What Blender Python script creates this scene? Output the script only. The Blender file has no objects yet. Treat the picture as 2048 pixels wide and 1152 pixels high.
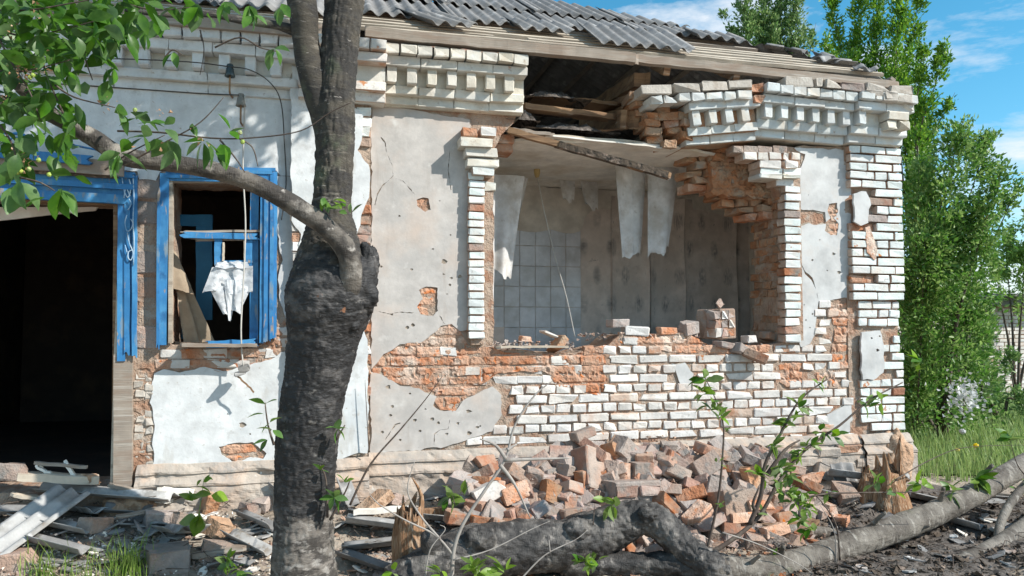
import bpy, bmesh, math, random
import numpy as np
from mathutils import Vector, Matrix, noise, Euler
from mathutils.geometry import delaunay_2d_cdt
R = math.radians
random.seed(7)
S = bpy.context.scene
COL = S.collection

# ------------------------------------------------------------------ camera
F_PX, YAW, PITCH = 1500.0, R(13.5), R(3.0)
CAM = Vector((0, -5.58, 1.4))
cd = bpy.data.cameras.new('camera'); cam = bpy.data.objects.new('camera', cd); COL.objects.link(cam)
cd.sensor_width = 36; cd.lens = 36 * F_PX / 2048; cd.clip_start = 0.05; cd.clip_end = 2000
cam.location = CAM; cam.rotation_euler = (R(90) + PITCH, 0, -YAW)
S.camera = cam
S.render.resolution_x, S.render.resolution_y = 1024, 576

# ------------------------------------------------------------------ sky and sun
SUN_DIR = Vector((0.178, -0.135, 0.172)).normalized()         # from the scene towards the sun
w = bpy.data.worlds.new('World'); S.world = w; w.use_nodes = True
nt = w.node_tree; N = nt.nodes; L = nt.links
bg = N['Background']; bg.inputs['Strength'].default_value = 0.125
sky = N.new('ShaderNodeTexSky'); sky.sky_type = 'NISHITA'; sky.sun_disc = False
sky.sun_elevation = math.asin(SUN_DIR.z); sky.sun_rotation = math.atan2(SUN_DIR.x, SUN_DIR.y)
sky.air_density = 0.9; sky.dust_density = 0.3; sky.ozone_density = 2.5
tc = N.new('ShaderNodeTexCoord'); mp = N.new('ShaderNodeMapping'); L.new(tc.outputs['Generated'], mp.inputs['Vector'])
mp.inputs['Scale'].default_value = (1.0, 1.0, 3.2); mp.inputs['Location'].default_value = (0.35, 0.1, 0.25)
n1 = N.new('ShaderNodeTexNoise'); n1.inputs['Scale'].default_value = 3.4; n1.inputs['Detail'].default_value = 9; n1.inputs['Roughness'].default_value = 0.62
n1.inputs['Distortion'].default_value = 0.25
L.new(mp.outputs['Vector'], n1.inputs['Vector'])
cr = N.new('ShaderNodeValToRGB'); cr.color_ramp.elements[0].position = 0.47; cr.color_ramp.elements[1].position = 0.66
L.new(n1.outputs['Fac'], cr.inputs['Fac'])
hs = N.new('ShaderNodeHueSaturation'); hs.inputs['Saturation'].default_value = 1.3; hs.inputs['Hue'].default_value = 0.475; hs.inputs['Value'].default_value = 1.3
L.new(sky.outputs['Color'], hs.inputs['Color'])
mx = N.new('ShaderNodeMixRGB'); mx.inputs['Color2'].default_value = (6.2, 6.5, 6.9, 1)
L.new(cr.outputs['Color'], mx.inputs['Fac']); L.new(hs.outputs['Color'], mx.inputs['Color1']); L.new(mx.outputs['Color'], bg.inputs['Color'])
sl = bpy.data.lights.new('sun', 'SUN'); sun = bpy.data.objects.new('sun', sl); COL.objects.link(sun)
sl.energy = 5.0; sl.angle = R(0.53); sl.color = (1.0, 0.955, 0.88)
sun.rotation_euler = (-SUN_DIR).to_track_quat('-Z', 'Y').to_euler(); sun.location = (6, -6, 9)
S.view_settings.view_transform = 'Standard'; S.view_settings.look = 'None'
S.view_settings.gamma = 1.0; S.view_settings.use_curve_mapping = False
S.view_settings.exposure = 0.32
S.cycles.max_bounces = 6; S.cycles.diffuse_bounces = 3; S.cycles.glossy_bounces = 2; S.cycles.transmission_bounces = 3; S.cycles.transparent_max_bounces = 4

# ------------------------------------------------------------------ measuring: the photograph's survey points on real planes
_f = Vector((math.sin(YAW) * math.cos(PITCH), math.cos(YAW) * math.cos(PITCH), math.sin(PITCH)))
_r = Vector((math.cos(YAW), -math.sin(YAW), 0)); _u = _r.cross(_f)
def ray(px, py): return _f + _r * ((px - 1024) / F_PX) - _u * ((py - 576) / F_PX)
def W(px, py, y=0.0):                                         # survey point on the vertical plane at y
    d = ray(px, py); return CAM + d * ((y - CAM.y) / d.y)
def G(px, py, z=0.0):                                         # survey point on the level z
    d = ray(px, py); return CAM + d * ((z - CAM.z) / d.z)
def XZ(pts, y=0.0): return [(W(a, b, y).x, W(a, b, y).z) for a, b in pts]

# ------------------------------------------------------------------ object helpers
def link(o, parent=None):
    COL.objects.link(o)
    if parent is not None: o.parent = parent
    return o
def put(name, me, mat=None, parent=None, smooth=False):
    if mat is not None and not me.materials: me.materials.append(mat)
    if smooth: me.polygons.foreach_set('use_smooth', [True] * len(me.polygons))
    return link(bpy.data.objects.new(name, me), parent)
def mesh(name, v, f, mat=None, parent=None, smooth=False):
    me = bpy.data.meshes.new(name); me.from_pydata([tuple(a) for a in v], [], f); me.update()
    return put(name, me, mat, parent, smooth)
def empty(name, loc=(0, 0, 0), parent=None):
    o = bpy.data.objects.new(name, None); o.location = loc; o.empty_display_size = 0.1
    return link(o, parent)
def tag(o, label, cat, group=None, kind=None):
    o['label'] = label; o['category'] = cat
    if group: o['group'] = group
    if kind: o['kind'] = kind
    return o
def fbm(x, y, z, o=4): return noise.fractal(Vector((x, y, z)), 1.0, 2.0, o)

def jag(pts, amp=0.012, step=0.04, seed=0.0):
    out = []; n = len(pts)
    for i in range(n):
        a = Vector(pts[i]); b = Vector(pts[(i + 1) % n]); d = b - a; k = max(1, int(d.length / step))
        nr = Vector((-d.y, d.x)).normalized() if d.length > 1e-6 else Vector((0, 0))
        for j in range(k):
            p = a + d * (j / k)
            s = amp * (1.3 * noise.noise(Vector((p.x * 9 + seed, p.y * 9, seed))) + 0.9 * noise.noise(Vector((p.x * 31, p.y * 31 + seed, seed))))
            out.append((p.x + nr.x * s + random.uniform(-.25, .25) * amp, p.y + nr.y * s + random.uniform(-.25, .25) * amp))
    return out
def inside(poly, X, Y):
    X = np.asarray(X); Y = np.asarray(Y); r = np.zeros(X.shape, bool); n = len(poly)
    for i in range(n):
        x1, y1 = poly[i]; x2, y2 = poly[(i + 1) % n]
        if y1 == y2: continue
        c = (y1 > Y) != (y2 > Y)
        r ^= c & (X < (x2 - x1) * (Y - y1) / (y2 - y1) + x1)
    return r
def pip(poly, x, y): return bool(inside(poly, np.array([x]), np.array([y]))[0])

def slab(name, outer, y0, th, mat, parent=None, holes=(), amp=0.012, step=0.04, grid=None, disp=None, smooth=False, axes='xz', link_it=True, edge_keep=False):
    """A sheet with an irregular outline and real thickness. outer: (x, z) points; front face at y0, back at y0 + th."""
    sd = random.random() * 50
    o = jag(outer, amp, step, sd) if amp else list(outer)
    hs = [jag(h, amp * .6, step * .5, sd) if amp else list(h) for h in holes]
    v = []; e = []
    for lp in [o] + hs:
        b = len(v); v += [Vector(p) for p in lp]; e += [(b + i, b + (i + 1) % len(lp)) for i in range(len(lp))]
    if grid:
        xs = [p[0] for p in o]; ys = [p[1] for p in o]
        gx, gy = np.meshgrid(np.arange(min(xs), max(xs), grid), np.arange(min(ys), max(ys), grid))
        gx = (gx + np.random.RandomState(3).uniform(-.3, .3, gx.shape) * grid).ravel(); gy = (gy + np.random.RandomState(4).uniform(-.3, .3, gy.shape) * grid).ravel()
        k = inside(o, gx, gy)
        for h in hs: k &= ~inside(h, gx, gy)
        v += [Vector((a, b)) for a, b in zip(gx[k], gy[k])]
    V, E, T, *_ = delaunay_2d_cdt(v, e, [], 0, 1e-5)
    P = np.array([(a.x, a.y) for a in V]); T = np.array([t for t in T])
    c = P[T].mean(1); k = inside(o, c[:, 0], c[:, 1])
    for h in hs: k &= ~inside(h, c[:, 0], c[:, 1])
    T = T[k]
    used = {}
    for t in T:
        for a, b in ((t[0], t[1]), (t[1], t[2]), (t[2], t[0])):
            key = (min(a, b), max(a, b)); used[key] = None if key in used else (a, b)
    bd = [q for q in used.values() if q]
    bset = {a for q in bd for a in q}
    verts = []
    for i, (x, z) in enumerate(P):
        dy = disp(x, z) if disp and not (edge_keep and i in bset) else 0.0
        verts.append((x, y0 + dy, z))
    faces = []
    for t in T:
        p = P[t]; ar = (p[1][0] - p[0][0]) * (p[2][1] - p[0][1]) - (p[2][0] - p[0][0]) * (p[1][1] - p[0][1])
        faces.append(tuple(int(a) for a in (t if ar > 0 else t[::-1])))
    back = {}
    for i in bset:
        back[i] = len(verts); verts.append((P[i][0], y0 + th, P[i][1]))
    for a, b in bd: faces.append((int(a), back[a], back[b], int(b)))
    me = bpy.data.meshes.new(name); me.from_pydata(verts, [], faces); me.update()
    if axes == 'xy':                                          # lie flat: (x, y0, z) -> (x, z, -y0)
        me.transform(Matrix(((1, 0, 0, 0), (0, 0, 1, 0), (0, -1, 0, 0), (0, 0, 0, 1))))
    bm = bmesh.new(); bm.from_mesh(me); bmesh.ops.recalc_face_normals(bm, faces=bm.faces); bm.to_mesh(me); bm.free()
    return put(name, me, mat, parent, smooth)

_bc = {}; WORN = {}
def brick_mesh(w, h, d, mat, k=0, rough=0.004, bev=0.005):
    """One brick, bevelled and slightly out of true; origin at the middle."""
    key = (round(w, 3), round(h, 3), round(d, 3), mat.name, k, rough)
    if key in _bc: return _bc[key]
    rnd = random.Random(hash(key[:3]) % 1000 + k * 17)
    bm = bmesh.new(); bmesh.ops.create_cube(bm, size=1.0)
    for v in bm.verts: v.co = Vector((v.co.x * w, v.co.y * d, v.co.z * h))
    bmesh.ops.bevel(bm, geom=list(bm.edges), offset=min(bev, h * .2), segments=1, affect='EDGES', profile=0.5)
    for v in bm.verts: v.co += Vector((rnd.uniform(-1, 1), rnd.uniform(-1, 1), rnd.uniform(-1, 1))) * rough
    if rough > 0.006:
        c = Vector((rnd.choice((-1, 1)) * w / 2, rnd.choice((-1, 1)) * d / 2, rnd.choice((-1, 1)) * h / 2))
        for v in bm.verts:
            t = (v.co - c).length
            if t < h * .75: v.co = v.co.lerp(Vector((0, 0, 0)), .28)
    if mat.name in WORN:
        bm.normal_update()
        for f in bm.faces:
            n = f.normal
            if abs(n.y) < .5: f.material_index = 1
    me = bpy.data.meshes.new('brick'); bm.to_mesh(me); bm.free(); me.materials.append(mat)
    if mat.name in WORN: me.materials.append(WORN[mat.name])
    _bc[key] = me; return me
def brick(x, y, z, w, h, d, mat, parent, name='brick', rot=(0, 0, 0), rough=0.004, k=None, bev=0.005):
    """A brick whose front-face middle is at (x, y, z)."""
    o = bpy.data.objects.new(name, brick_mesh(w, h, d, mat, random.randrange(5) if k is None else k, rough, bev))
    m = Matrix.Translation((x, y + d / 2, z)) @ Euler(rot).to_matrix().to_4x4(); o.matrix_local = m
    return link(o, parent)

def tube(name, path, radii, mat=None, parent=None, segs=10, bump=0.0, bscale=8.0, smooth=True, cap=True, sub=1, build=True, flat=1.0, disp=None):
    """A tapering, bending limb along a path of points (Catmull-Rom smoothed sub times)."""
    P = [Vector(p) for p in path]; r = list(radii)
    if sub > 1:
        Q = []; q = []
        for i in range(len(P) - 1):
            p0 = P[max(i - 1, 0)]; p1 = P[i]; p2 = P[i + 1]; p3 = P[min(i + 2, len(P) - 1)]
            for j in range(sub):
                t = j / sub
                Q.append(0.5 * ((2 * p1) + (p2 - p0) * t + (2 * p0 - 5 * p1 + 4 * p2 - p3) * t * t + (3 * p1 - p0 - 3 * p2 + p3) * t ** 3)); q.append(r[i] + (r[i + 1] - r[i]) * t)
        Q.append(P[-1]); q.append(r[-1]); P, r = Q, q
    v = []; f = []; up = None
    for i, p in enumerate(P):
        t = (P[min(i + 1, len(P) - 1)] - P[max(i - 1, 0)]).normalized()
        if up is None:
            a = Vector((0, 0, 1)) if abs(t.z) < .8 else Vector((0, 1, 0)); up = (a - t * a.dot(t)).normalized()
        else: up = (up - t * up.dot(t)).normalized()
        s = t.cross(up)
        for k in range(segs):
            an = 2 * math.pi * k / segs; d = up * math.cos(an) + s * math.sin(an) * flat; rr = r[i]
            if bump:
                c = p + d * rr; rr *= 1 + bump * (noise.fractal(c * bscale, 1.0, 2.0, 4))
            if disp: rr += disp(p + d * r[i])
            v.append(p + d * rr)
    n = len(P)
    for i in range(n - 1):
        for k in range(segs):
            a = i * segs + k; b = i * segs + (k + 1) % segs
            f.append((a, b, b + segs, a + segs))
    if cap:
        f.append(tuple(range(segs - 1, -1, -1))); f.append(tuple((n - 1) * segs + k for k in range(segs)))
    if not build: return v, f
    return mesh(name, v, f, mat, parent, smooth)

class Bag:
    """Collects pieces that become ONE mesh."""
    def __init__(s): s.v = []; s.f = []
    def add(s, v, f):
        b = len(s.v); s.v += [tuple(a) for a in v]; s.f += [tuple(i + b for i in q) for q in f]
    def box(s, c, size, rot=None):
        x, y, z = (a / 2 for a in size); m = (rot if rot is not None else Matrix.Identity(3))
        v = [Vector(c) + m @ Vector((i * x, j * y, k * z)) for i in (-1, 1) for j in (-1, 1) for k in (-1, 1)]
        s.add(v, [(0, 1, 3, 2), (4, 6, 7, 5), (0, 4, 5, 1), (2, 3, 7, 6), (0, 2, 6, 4), (1, 5, 7, 3)])
    def build(s, name, mat, parent=None, smooth=False): return mesh(name, s.v, s.f, mat, parent, smooth)

def plank(name, a, b, wdt, th, mat, parent=None, up=(0, 0, 1), splinter=0.0, segs=8, warp=0.004):
    """A board from a to b: wdt across, th along 'up'; ends broken when splinter > 0."""
    a = Vector(a); b = Vector(b); d = b - a; t = d.normalized(); up = Vector(up); up = (up - t * up.dot(t)).normalized(); s = t.cross(up)
    v = []; f = []; cols = 5 if splinter else 2
    ea = [random.uniform(0, splinter) for _ in range(cols)]; eb = [random.uniform(0, splinter) for _ in range(cols)]
    for i in range(segs + 1):
        q = i / segs; wob = up * warp * random.uniform(-1, 1) + s * warp * random.uniform(-1, 1)
        for k in range(cols):
            c = (k / (cols - 1) - .5) * wdt; along = q * d.length
            if i == 0: along += ea[k]
            if i == segs: along -= eb[k]
            p = a + t * along + s * c + wob
            v.append(p + up * th / 2); v.append(p - up * th / 2)
    m = cols * 2
    for i in range(segs):
        for k in range(cols - 1):
            A = i * m + k * 2; B = A + m
            f.append((A, A + 2, B + 2, B)); f.append((A + 1, B + 1, B + 3, A + 3))
        A = i * m; B = A + m; f.append((A, B, B + 1, A + 1))
        A = i * m + m - 2; B = A + m; f.append((A, A + 1, B + 1, B))
    for k in range(cols - 1):
        A = k * 2; f.append((A, A + 1, A + 3, A + 2)); A = segs * m + k * 2; f.append((A, A + 2, A + 3, A + 1))
    me = bpy.data.meshes.new(name); me.from_pydata([tuple(p) for p in v], [], f)
    bm = bmesh.new(); bm.from_mesh(me); bmesh.ops.recalc_face_normals(bm, faces=bm.faces); bm.to_mesh(me); bm.free()
    return put(name, me, mat, parent)

# ------------------------------------------------------------------ materials
def M(name, base, layers=(), rough=0.85, bump=(), rnd=0.0, trans=0.0, spec=0.3, stretch=(1, 1, 1), hue=0.0):
    """base colour plus layers (colour, noise scale, lo, hi[, stretch]) mixed on by thresholded noise; bump: (strength, distance, scale[, stretch])."""
    m = bpy.data.materials.new(name); m.use_nodes = True; nt = m.node_tree; N = nt.nodes; L = nt.links
    b = N['Principled BSDF']; b.inputs['Roughness'].default_value = rough; b.inputs['Specular IOR Level'].default_value = spec
    geo = N.new('ShaderNodeNewGeometry'); oi = N.new('ShaderNodeObjectInfo')
    def vec(st, obj=True):
        mp = N.new('ShaderNodeMapping'); mp.inputs['Scale'].default_value = st
        L.new(geo.outputs['Position'], mp.inputs['Vector'])
        return mp.outputs['Vector']
    col = N.new('ShaderNodeRGB'); col.outputs[0].default_value = (*base, 1); cur = col.outputs[0]
    # gentle tonal drift over every surface
    nz = N.new('ShaderNodeTexNoise'); nz.inputs['Scale'].default_value = 6; nz.inputs['Detail'].default_value = 4; nz.inputs['Roughness'].default_value = .65
    L.new(vec(stretch), nz.inputs['Vector'])
    mr = N.new('ShaderNodeMapRange'); mr.inputs['From Min'].default_value = .3; mr.inputs['From Max'].default_value = .7; mr.inputs['To Min'].default_value = .78; mr.inputs['To Max'].default_value = 1.14
    L.new(nz.outputs['Fac'], mr.inputs['Value'])
    hv = N.new('ShaderNodeHueSaturation'); L.new(cur, hv.inputs['Color']); L.new(mr.outputs[0], hv.inputs['Value']); cur = hv.outputs[0]
    for ly in layers:
        c, sc, lo, hi = ly[:4]; st = ly[4] if len(ly) > 4 else (1, 1, 1)
        n = N.new('ShaderNodeTexNoise'); n.noise_dimensions = '4D'; n.inputs['Scale'].default_value = sc; n.inputs['Detail'].default_value = 4; n.inputs['Roughness'].default_value = .62
        L.new(vec(st), n.inputs['Vector'])
        if rnd:
            mm = N.new('ShaderNodeMath'); mm.operation = 'MULTIPLY'; mm.inputs[1].default_value = 37; L.new(oi.outputs['Random'], mm.inputs[0]); L.new(mm.outputs[0], n.inputs['W'])
        r = N.new('ShaderNodeMapRange'); r.inputs['From Min'].default_value = lo; r.inputs['From Max'].default_value = hi; r.clamp = True
        L.new(n.outputs['Fac'], r.inputs['Value'])
        x = N.new('ShaderNodeMixRGB'); x.inputs['Color2'].default_value = (*c, 1); L.new(r.outputs[0], x.inputs['Fac']); L.new(cur, x.inputs['Color1']); cur = x.outputs[0]
    if rnd or hue:
        h2 = N.new('ShaderNodeHueSaturation'); L.new(cur, h2.inputs['Color']); cur = h2.outputs[0]
        if rnd:
            q = N.new('ShaderNodeMapRange'); q.inputs['To Min'].default_value = 1 - rnd; q.inputs['To Max'].default_value = 1 + rnd; L.new(oi.outputs['Random'], q.inputs['Value']); L.new(q.outputs[0], h2.inputs['Value'])
        if hue:
            wn = N.new('ShaderNodeTexWhiteNoise'); wn.noise_dimensions = '1D'; L.new(oi.outputs['Random'], wn.inputs['W'])
            q = N.new('ShaderNodeMapRange'); q.inputs['To Min'].default_value = 1 - hue * 8; q.inputs['To Max'].default_value = 1 + hue * 5; L.new(wn.outputs['Value'], q.inputs['Value']); L.new(q.outputs[0], h2.inputs['Saturation'])
    L.new(cur, b.inputs['Base Color'])
    prev = None
    for bp in bump:
        s, d, sc = bp[:3]; st = bp[3] if len(bp) > 3 else (1, 1, 1)
        n = N.new('ShaderNodeTexNoise'); n.inputs['Scale'].default_value = sc; n.inputs['Detail'].default_value = 2.5; n.inputs['Roughness'].default_value = .6; L.new(vec(st), n.inputs['Vector'])
        bn = N.new('ShaderNodeBump'); bn.inputs['Strength'].default_value = s; bn.inputs['Distance'].default_value = d; L.new(n.outputs['Fac'], bn.inputs['Height'])
        if prev: L.new(prev, bn.inputs['Normal'])
        prev = bn.outputs[0]
    if prev: L.new(prev, b.inputs['Normal'])
    if trans:
        t = N.new('ShaderNodeBsdfTranslucent'); L.new(cur, t.inputs['Color'])
        ms = N.new('ShaderNodeMixShader'); ms.inputs[0].default_value = trans
        L.new(b.outputs[0], ms.inputs[1]); L.new(t.outputs[0], ms.inputs[2]); L.new(ms.outputs[0], N['Material Output'].inputs['Surface'])
    return m

ORANGE = (.46, .195, .10); DUST = (.46, .33, .25); MORT = (.40, .305, .235)
m_core = M('mortar', MORT, [((.33, .19, .125), 5, .46, .6), ((.42, .35, .29), 9, .54, .64)], .95, [(.9, .02, 30), (.5, .006, 120)])
m_wbrick = M('whitewashed_brick', (.66, .635, .595), [((.55, .45, .39), 5, .50, .70), ((.44, .41, .38), 26, .56, .7), ((.50, .24, .13), 9, .67, .70)], .9, [(.5, .006, 60), (.3, .003, 180)], rnd=.12, hue=.06)
m_bbrick = M('bluewashed_brick', (.66, .71, .69), [((.68, .62, .56), 4, .5, .66), ((.45, .43, .40), 26, .6, .7), ((.50, .24, .13), 9, .66, .69)], .9, [(.5, .006, 60), (.3, .003, 180)], rnd=.1, hue=.05)
m_corn = M('cream_cornice_paint', (.64, .605, .525), [((.54, .48, .39), 5, .50, .68), ((.62, .65, .63), 3, .54, .7), ((.40, .33, .27), 20, .62, .70), ((.45, .24, .15), 9, .70, .73)], .88, [(.4, .006, 40), (.25, .003, 160)], rnd=.08, hue=.04)
m_bcorn = M('blue_grey_cornice_paint', (.57, .59, .575), [((.55, .50, .43), 5, .50, .68), ((.60, .66, .67), 3, .52, .68), ((.38, .33, .28), 20, .62, .70), ((.45, .24, .15), 9, .70, .73)], .88, [(.4, .006, 40), (.25, .003, 160)], rnd=.09, hue=.04)
m_raw = M('raw_orange_brick', ORANGE, [((.47, .29, .20), 5, .40, .56), ((.56, .45, .37), 4, .50, .64), ((.55, .19, .07), 11, .60, .66)], .95, [(1.0, .02, 26), (.6, .008, 90)], rnd=.18)
m_brown = M('brown_brick', (.40, .19, .095), [((.36, .25, .17), 7, .42, .58), ((.30, .26, .22), 5, .58, .7)], .95, [(1.0, .02, 26), (.6, .008, 90)], rnd=.25)  # browner and darker than the raw orange brick
m_rubble = M('rubble_brick', (.36, .185, .125), [((.37, .275, .22), 4.5, .42, .56), ((.27, .24, .215), 6, .53, .63), ((.52, .20, .09), 8, .66, .71)], .95, [(.8, .012, 34), (.5, .005, 120)], rnd=.2, hue=.07)
m_greybl = M('mortared_block', (.345, .285, .245), [((.37, .245, .185), 4, .46, .58), ((.25, .23, .21), 8, .52, .66)], .95, [(.9, .015, 30), (.5, .005, 120)], rnd=.15, hue=.05)
m_pbeige = M('beige_plaster', (.51, .48, .45), [((.55, .45, .38), 2.2, .5, .74), ((.43, .41, .39), 3.5, .50, .7), ((.62, .60, .57), 5, .60, .72), ((.36, .31, .27), 6, .58, .76, (1, 1, .16)), ((.30, .26, .22), 55, .66, .72)], .92, [(.25, .004, 40), (.2, .012, 7)])
m_pwhite = M('white_plaster', (.68, .695, .695), [((.58, .61, .62), 2.5, .5, .7), ((.50, .50, .49), 11, .56, .70), ((.45, .42, .37), 7, .58, .76, (1, 1, .2)), ((.40, .36, .31), 30, .62, .72)], .9, [(.3, .005, 40), (.25, .012, 8)])
m_plight = M('pale_grey_plaster', (.54, .54, .53), [((.60, .61, .60), 3, .5, .65), ((.52, .49, .46), 6, .55, .72)], .92, [(.25, .004, 40), (.2, .012, 7)])
m_plinth = M('plinth_cement', (.43, .375, .32), [((.50, .37, .28), 2.6, .46, .62), ((.34, .31, .28), 5, .48, .64), ((.54, .50, .45), 9, .62, .7), ((.25, .22, .19), 14, .62, .72)], .95, [(.6, .015, 18), (.4, .005, 90)])
m_inner = M('distempered_wall', (.68, .63, .56), [((.50, .45, .39), 3, .5, .7)], .9, [(.2, .004, 40)])
m_ceil = M('whitewashed_ceiling', (.82, .78, .71), [((.62, .54, .43), 2, .5, .7)], .9, [(.2, .004, 40)])
m_dark = M('shade_dark_plaster', (.045, .035, .03), [((.08, .055, .04), 3, .5, .7)], .95)  # near-black: the shade of the unlit rooms is put into this colour
m_soot = M('attic_ash', (.10, .085, .075), [((.22, .19, .17), 10, .5, .6), ((.04, .035, .03), 14, .5, .6)], .98, [(1, .02, 25)])
m_wood = M('weathered_grey_timber', (.31, .265, .22), [((.27, .21, .165), 4, .46, .6, (1, 1, 6)), ((.44, .40, .35), 6, .57, .70, (.3, 1, 8))], .9, [(.6, .005, 30, (.15, 1, 4))], rnd=.15)
m_lath = M('pale_batten_wood', (.52, .45, .36), [((.33, .27, .21), 5, .5, .64, (.3, 1, 4))], .9, [(.5, .004, 40, (.15, 1, 3))], rnd=.15)
m_beam = M('brown_old_timber', (.30, .185, .105), [((.17, .10, .06), 5, .45, .62, (.4, 1, 4)), ((.42, .34, .27), 8, .58, .68, (.4, 1, 5))], .9, [(.7, .008, 26, (.2, 1, 3))], rnd=.15)
m_char = M('charred_timber', (.10, .075, .055), [((.25, .19, .15), 12, .52, .62), ((.02, .018, .015), 16, .5, .6)], .9, [(1, .012, 30)])
m_splint = M('split_red_wood', (.33, .19, .105), [((.20, .10, .05), 9, .45, .6, (6, 6, .5)), ((.50, .38, .27), 14, .52, .64, (6, 6, .4))], .88, [(1, .012, 22, (5, 5, .4))])
m_blue = M('peeling_blue_paint', (.032, .19, .43), [((.075, .29, .53), 6, .48, .66, (1, 1, .5)), ((.02, .11, .27), 9, .54, .68), ((.20, .27, .33), 14, .58, .66, (1, 1, .3)), ((.34, .28, .22), 20, .61, .66, (1, 1, .25))], .55, [(.3, .003, 40, (1, 1, .2))], spec=.45, rnd=.08)
m_blued = M('blue_inner_paint', (.03, .16, .30), [((.20, .14, .11), 16, .66, .70)], .6)
m_lace = M('pale_blue_scrollwork', (.42, .55, .66), [((.16, .34, .54), 12, .45, .6)], .7)
m_slate = M('asbestos_cement', (.25, .245, .24), [((.19, .185, .18), 7, .44, .62, (1, .35, 1)), ((.42, .41, .40), 9, .56, .68, (1, .4, 1)), ((.13, .125, .12), 3, .6, .74)], .95, [(.4, .004, 60)], rnd=.12)
m_slatel = M('pale_asbestos_shard', (.37, .365, .355), [((.25, .24, .225), 6, .46, .60), ((.46, .455, .445), 9, .56, .66), ((.20, .17, .14), 12, .60, .70)], .95, [(.4, .004, 60)], rnd=.18)
m_tile = M('glazed_wall_tile', (.58, .585, .61), [((.44, .435, .43), 4, .5, .66)], .3, rnd=.05, spec=.5)
m_paper = M('torn_wallpaper', (.76, .75, .735), [((.54, .50, .45), 5, .48, .66), ((.40, .36, .31), 12, .62, .74)], .85, [(.3, .01, 12)], trans=.25)
m_cloth = M('dirty_curtain_cloth', (.42, .34, .25), [((.32, .25, .18), 6, .48, .66)], .95, [(.3, .004, 80)], trans=.15)
m_rag = M('white_net_rag', (.74, .76, .78), [((.50, .53, .56), 24, .52, .6)], .9, [(.4, .004, 90)], trans=.3)
m_metal = M('old_dark_metal', (.10, .10, .10), [((.22, .14, .09), 20, .55, .65)], .6, spec=.5)
m_wire = M('pale_wire', (.50, .48, .44), rough=.7)
m_wired = M('dark_wire', (.07, .065, .06), rough=.7)
m_porc = M('dark_glass_insulator', (.035, .055, .06), rough=.25, spec=.6)
m_porcl = M('dusty_grey_insulator', (.20, .19, .165), [((.30, .28, .24), 20, .5, .6)], .5)
m_brass = M('yellowed_plastic', (.55, .40, .17), rough=.6)

m_worn = M('worn_brick_edge', (.52, .40, .32), [((.45, .25, .16), 9, .50, .62), ((.62, .57, .51), 6, .52, .66)], .95, [(.6, .008, 50)], rnd=.15)
WORN['whitewashed_brick'] = m_worn; WORN['bluewashed_brick'] = m_worn

# ------------------------------------------------------------------ the house
H = 0.0745; Z0 = 0.512                                        # brick course height, level of the lowest whitewashed course
house = empty('ruined_house', (1.0, 0.3, 0))
tag(house, 'ruined white brick house with a blown-out wall and a broken grey roof', 'house')
house_inv = Matrix.Translation((-1.0, -0.3, 0))
def own(o, parent=None):
    """keep world placement while hanging a part on the house"""
    p = parent if parent is not None else house
    o.parent = p
    if p is house: o.matrix_parent_inverse = house_inv
    return o
def part(o): return own(o)

def xz(px, py, y=0.0): p = W(px, py, y); return (p.x, p.z)
door_hole = [(-3.3, .30), xz(240, 975), xz(243, 400), (-3.3, xz(0, 385)[1])]
win_hole = XZ([(338, 690), (520, 690), (524, 362), (338, 357)])
core_out = [(-3.9, -.3), (4.80, -.3), (4.80, 3.0)] + XZ([(1590, 292), (1520, 298), (1545, 345), (1560, 378), (1566, 400), (1567, 684), (1540, 692), (1480, 697), (1440, 702), (1400, 690), (1380, 674), (1300, 672), (1240, 670), (1215, 692), (1150, 706), (1090, 706), (1040, 700), (988, 700), (988, 300), (1003, 268), (1030, 245), (1035, 225)]) + [(1.40, 3.06), (1.40, 3.40), (-3.9, 3.40)]
wall = part(slab('facade_wall', core_out, .012, .438, m_core, holes=[door_hole, win_hole], amp=.010, step=.05))

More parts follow.
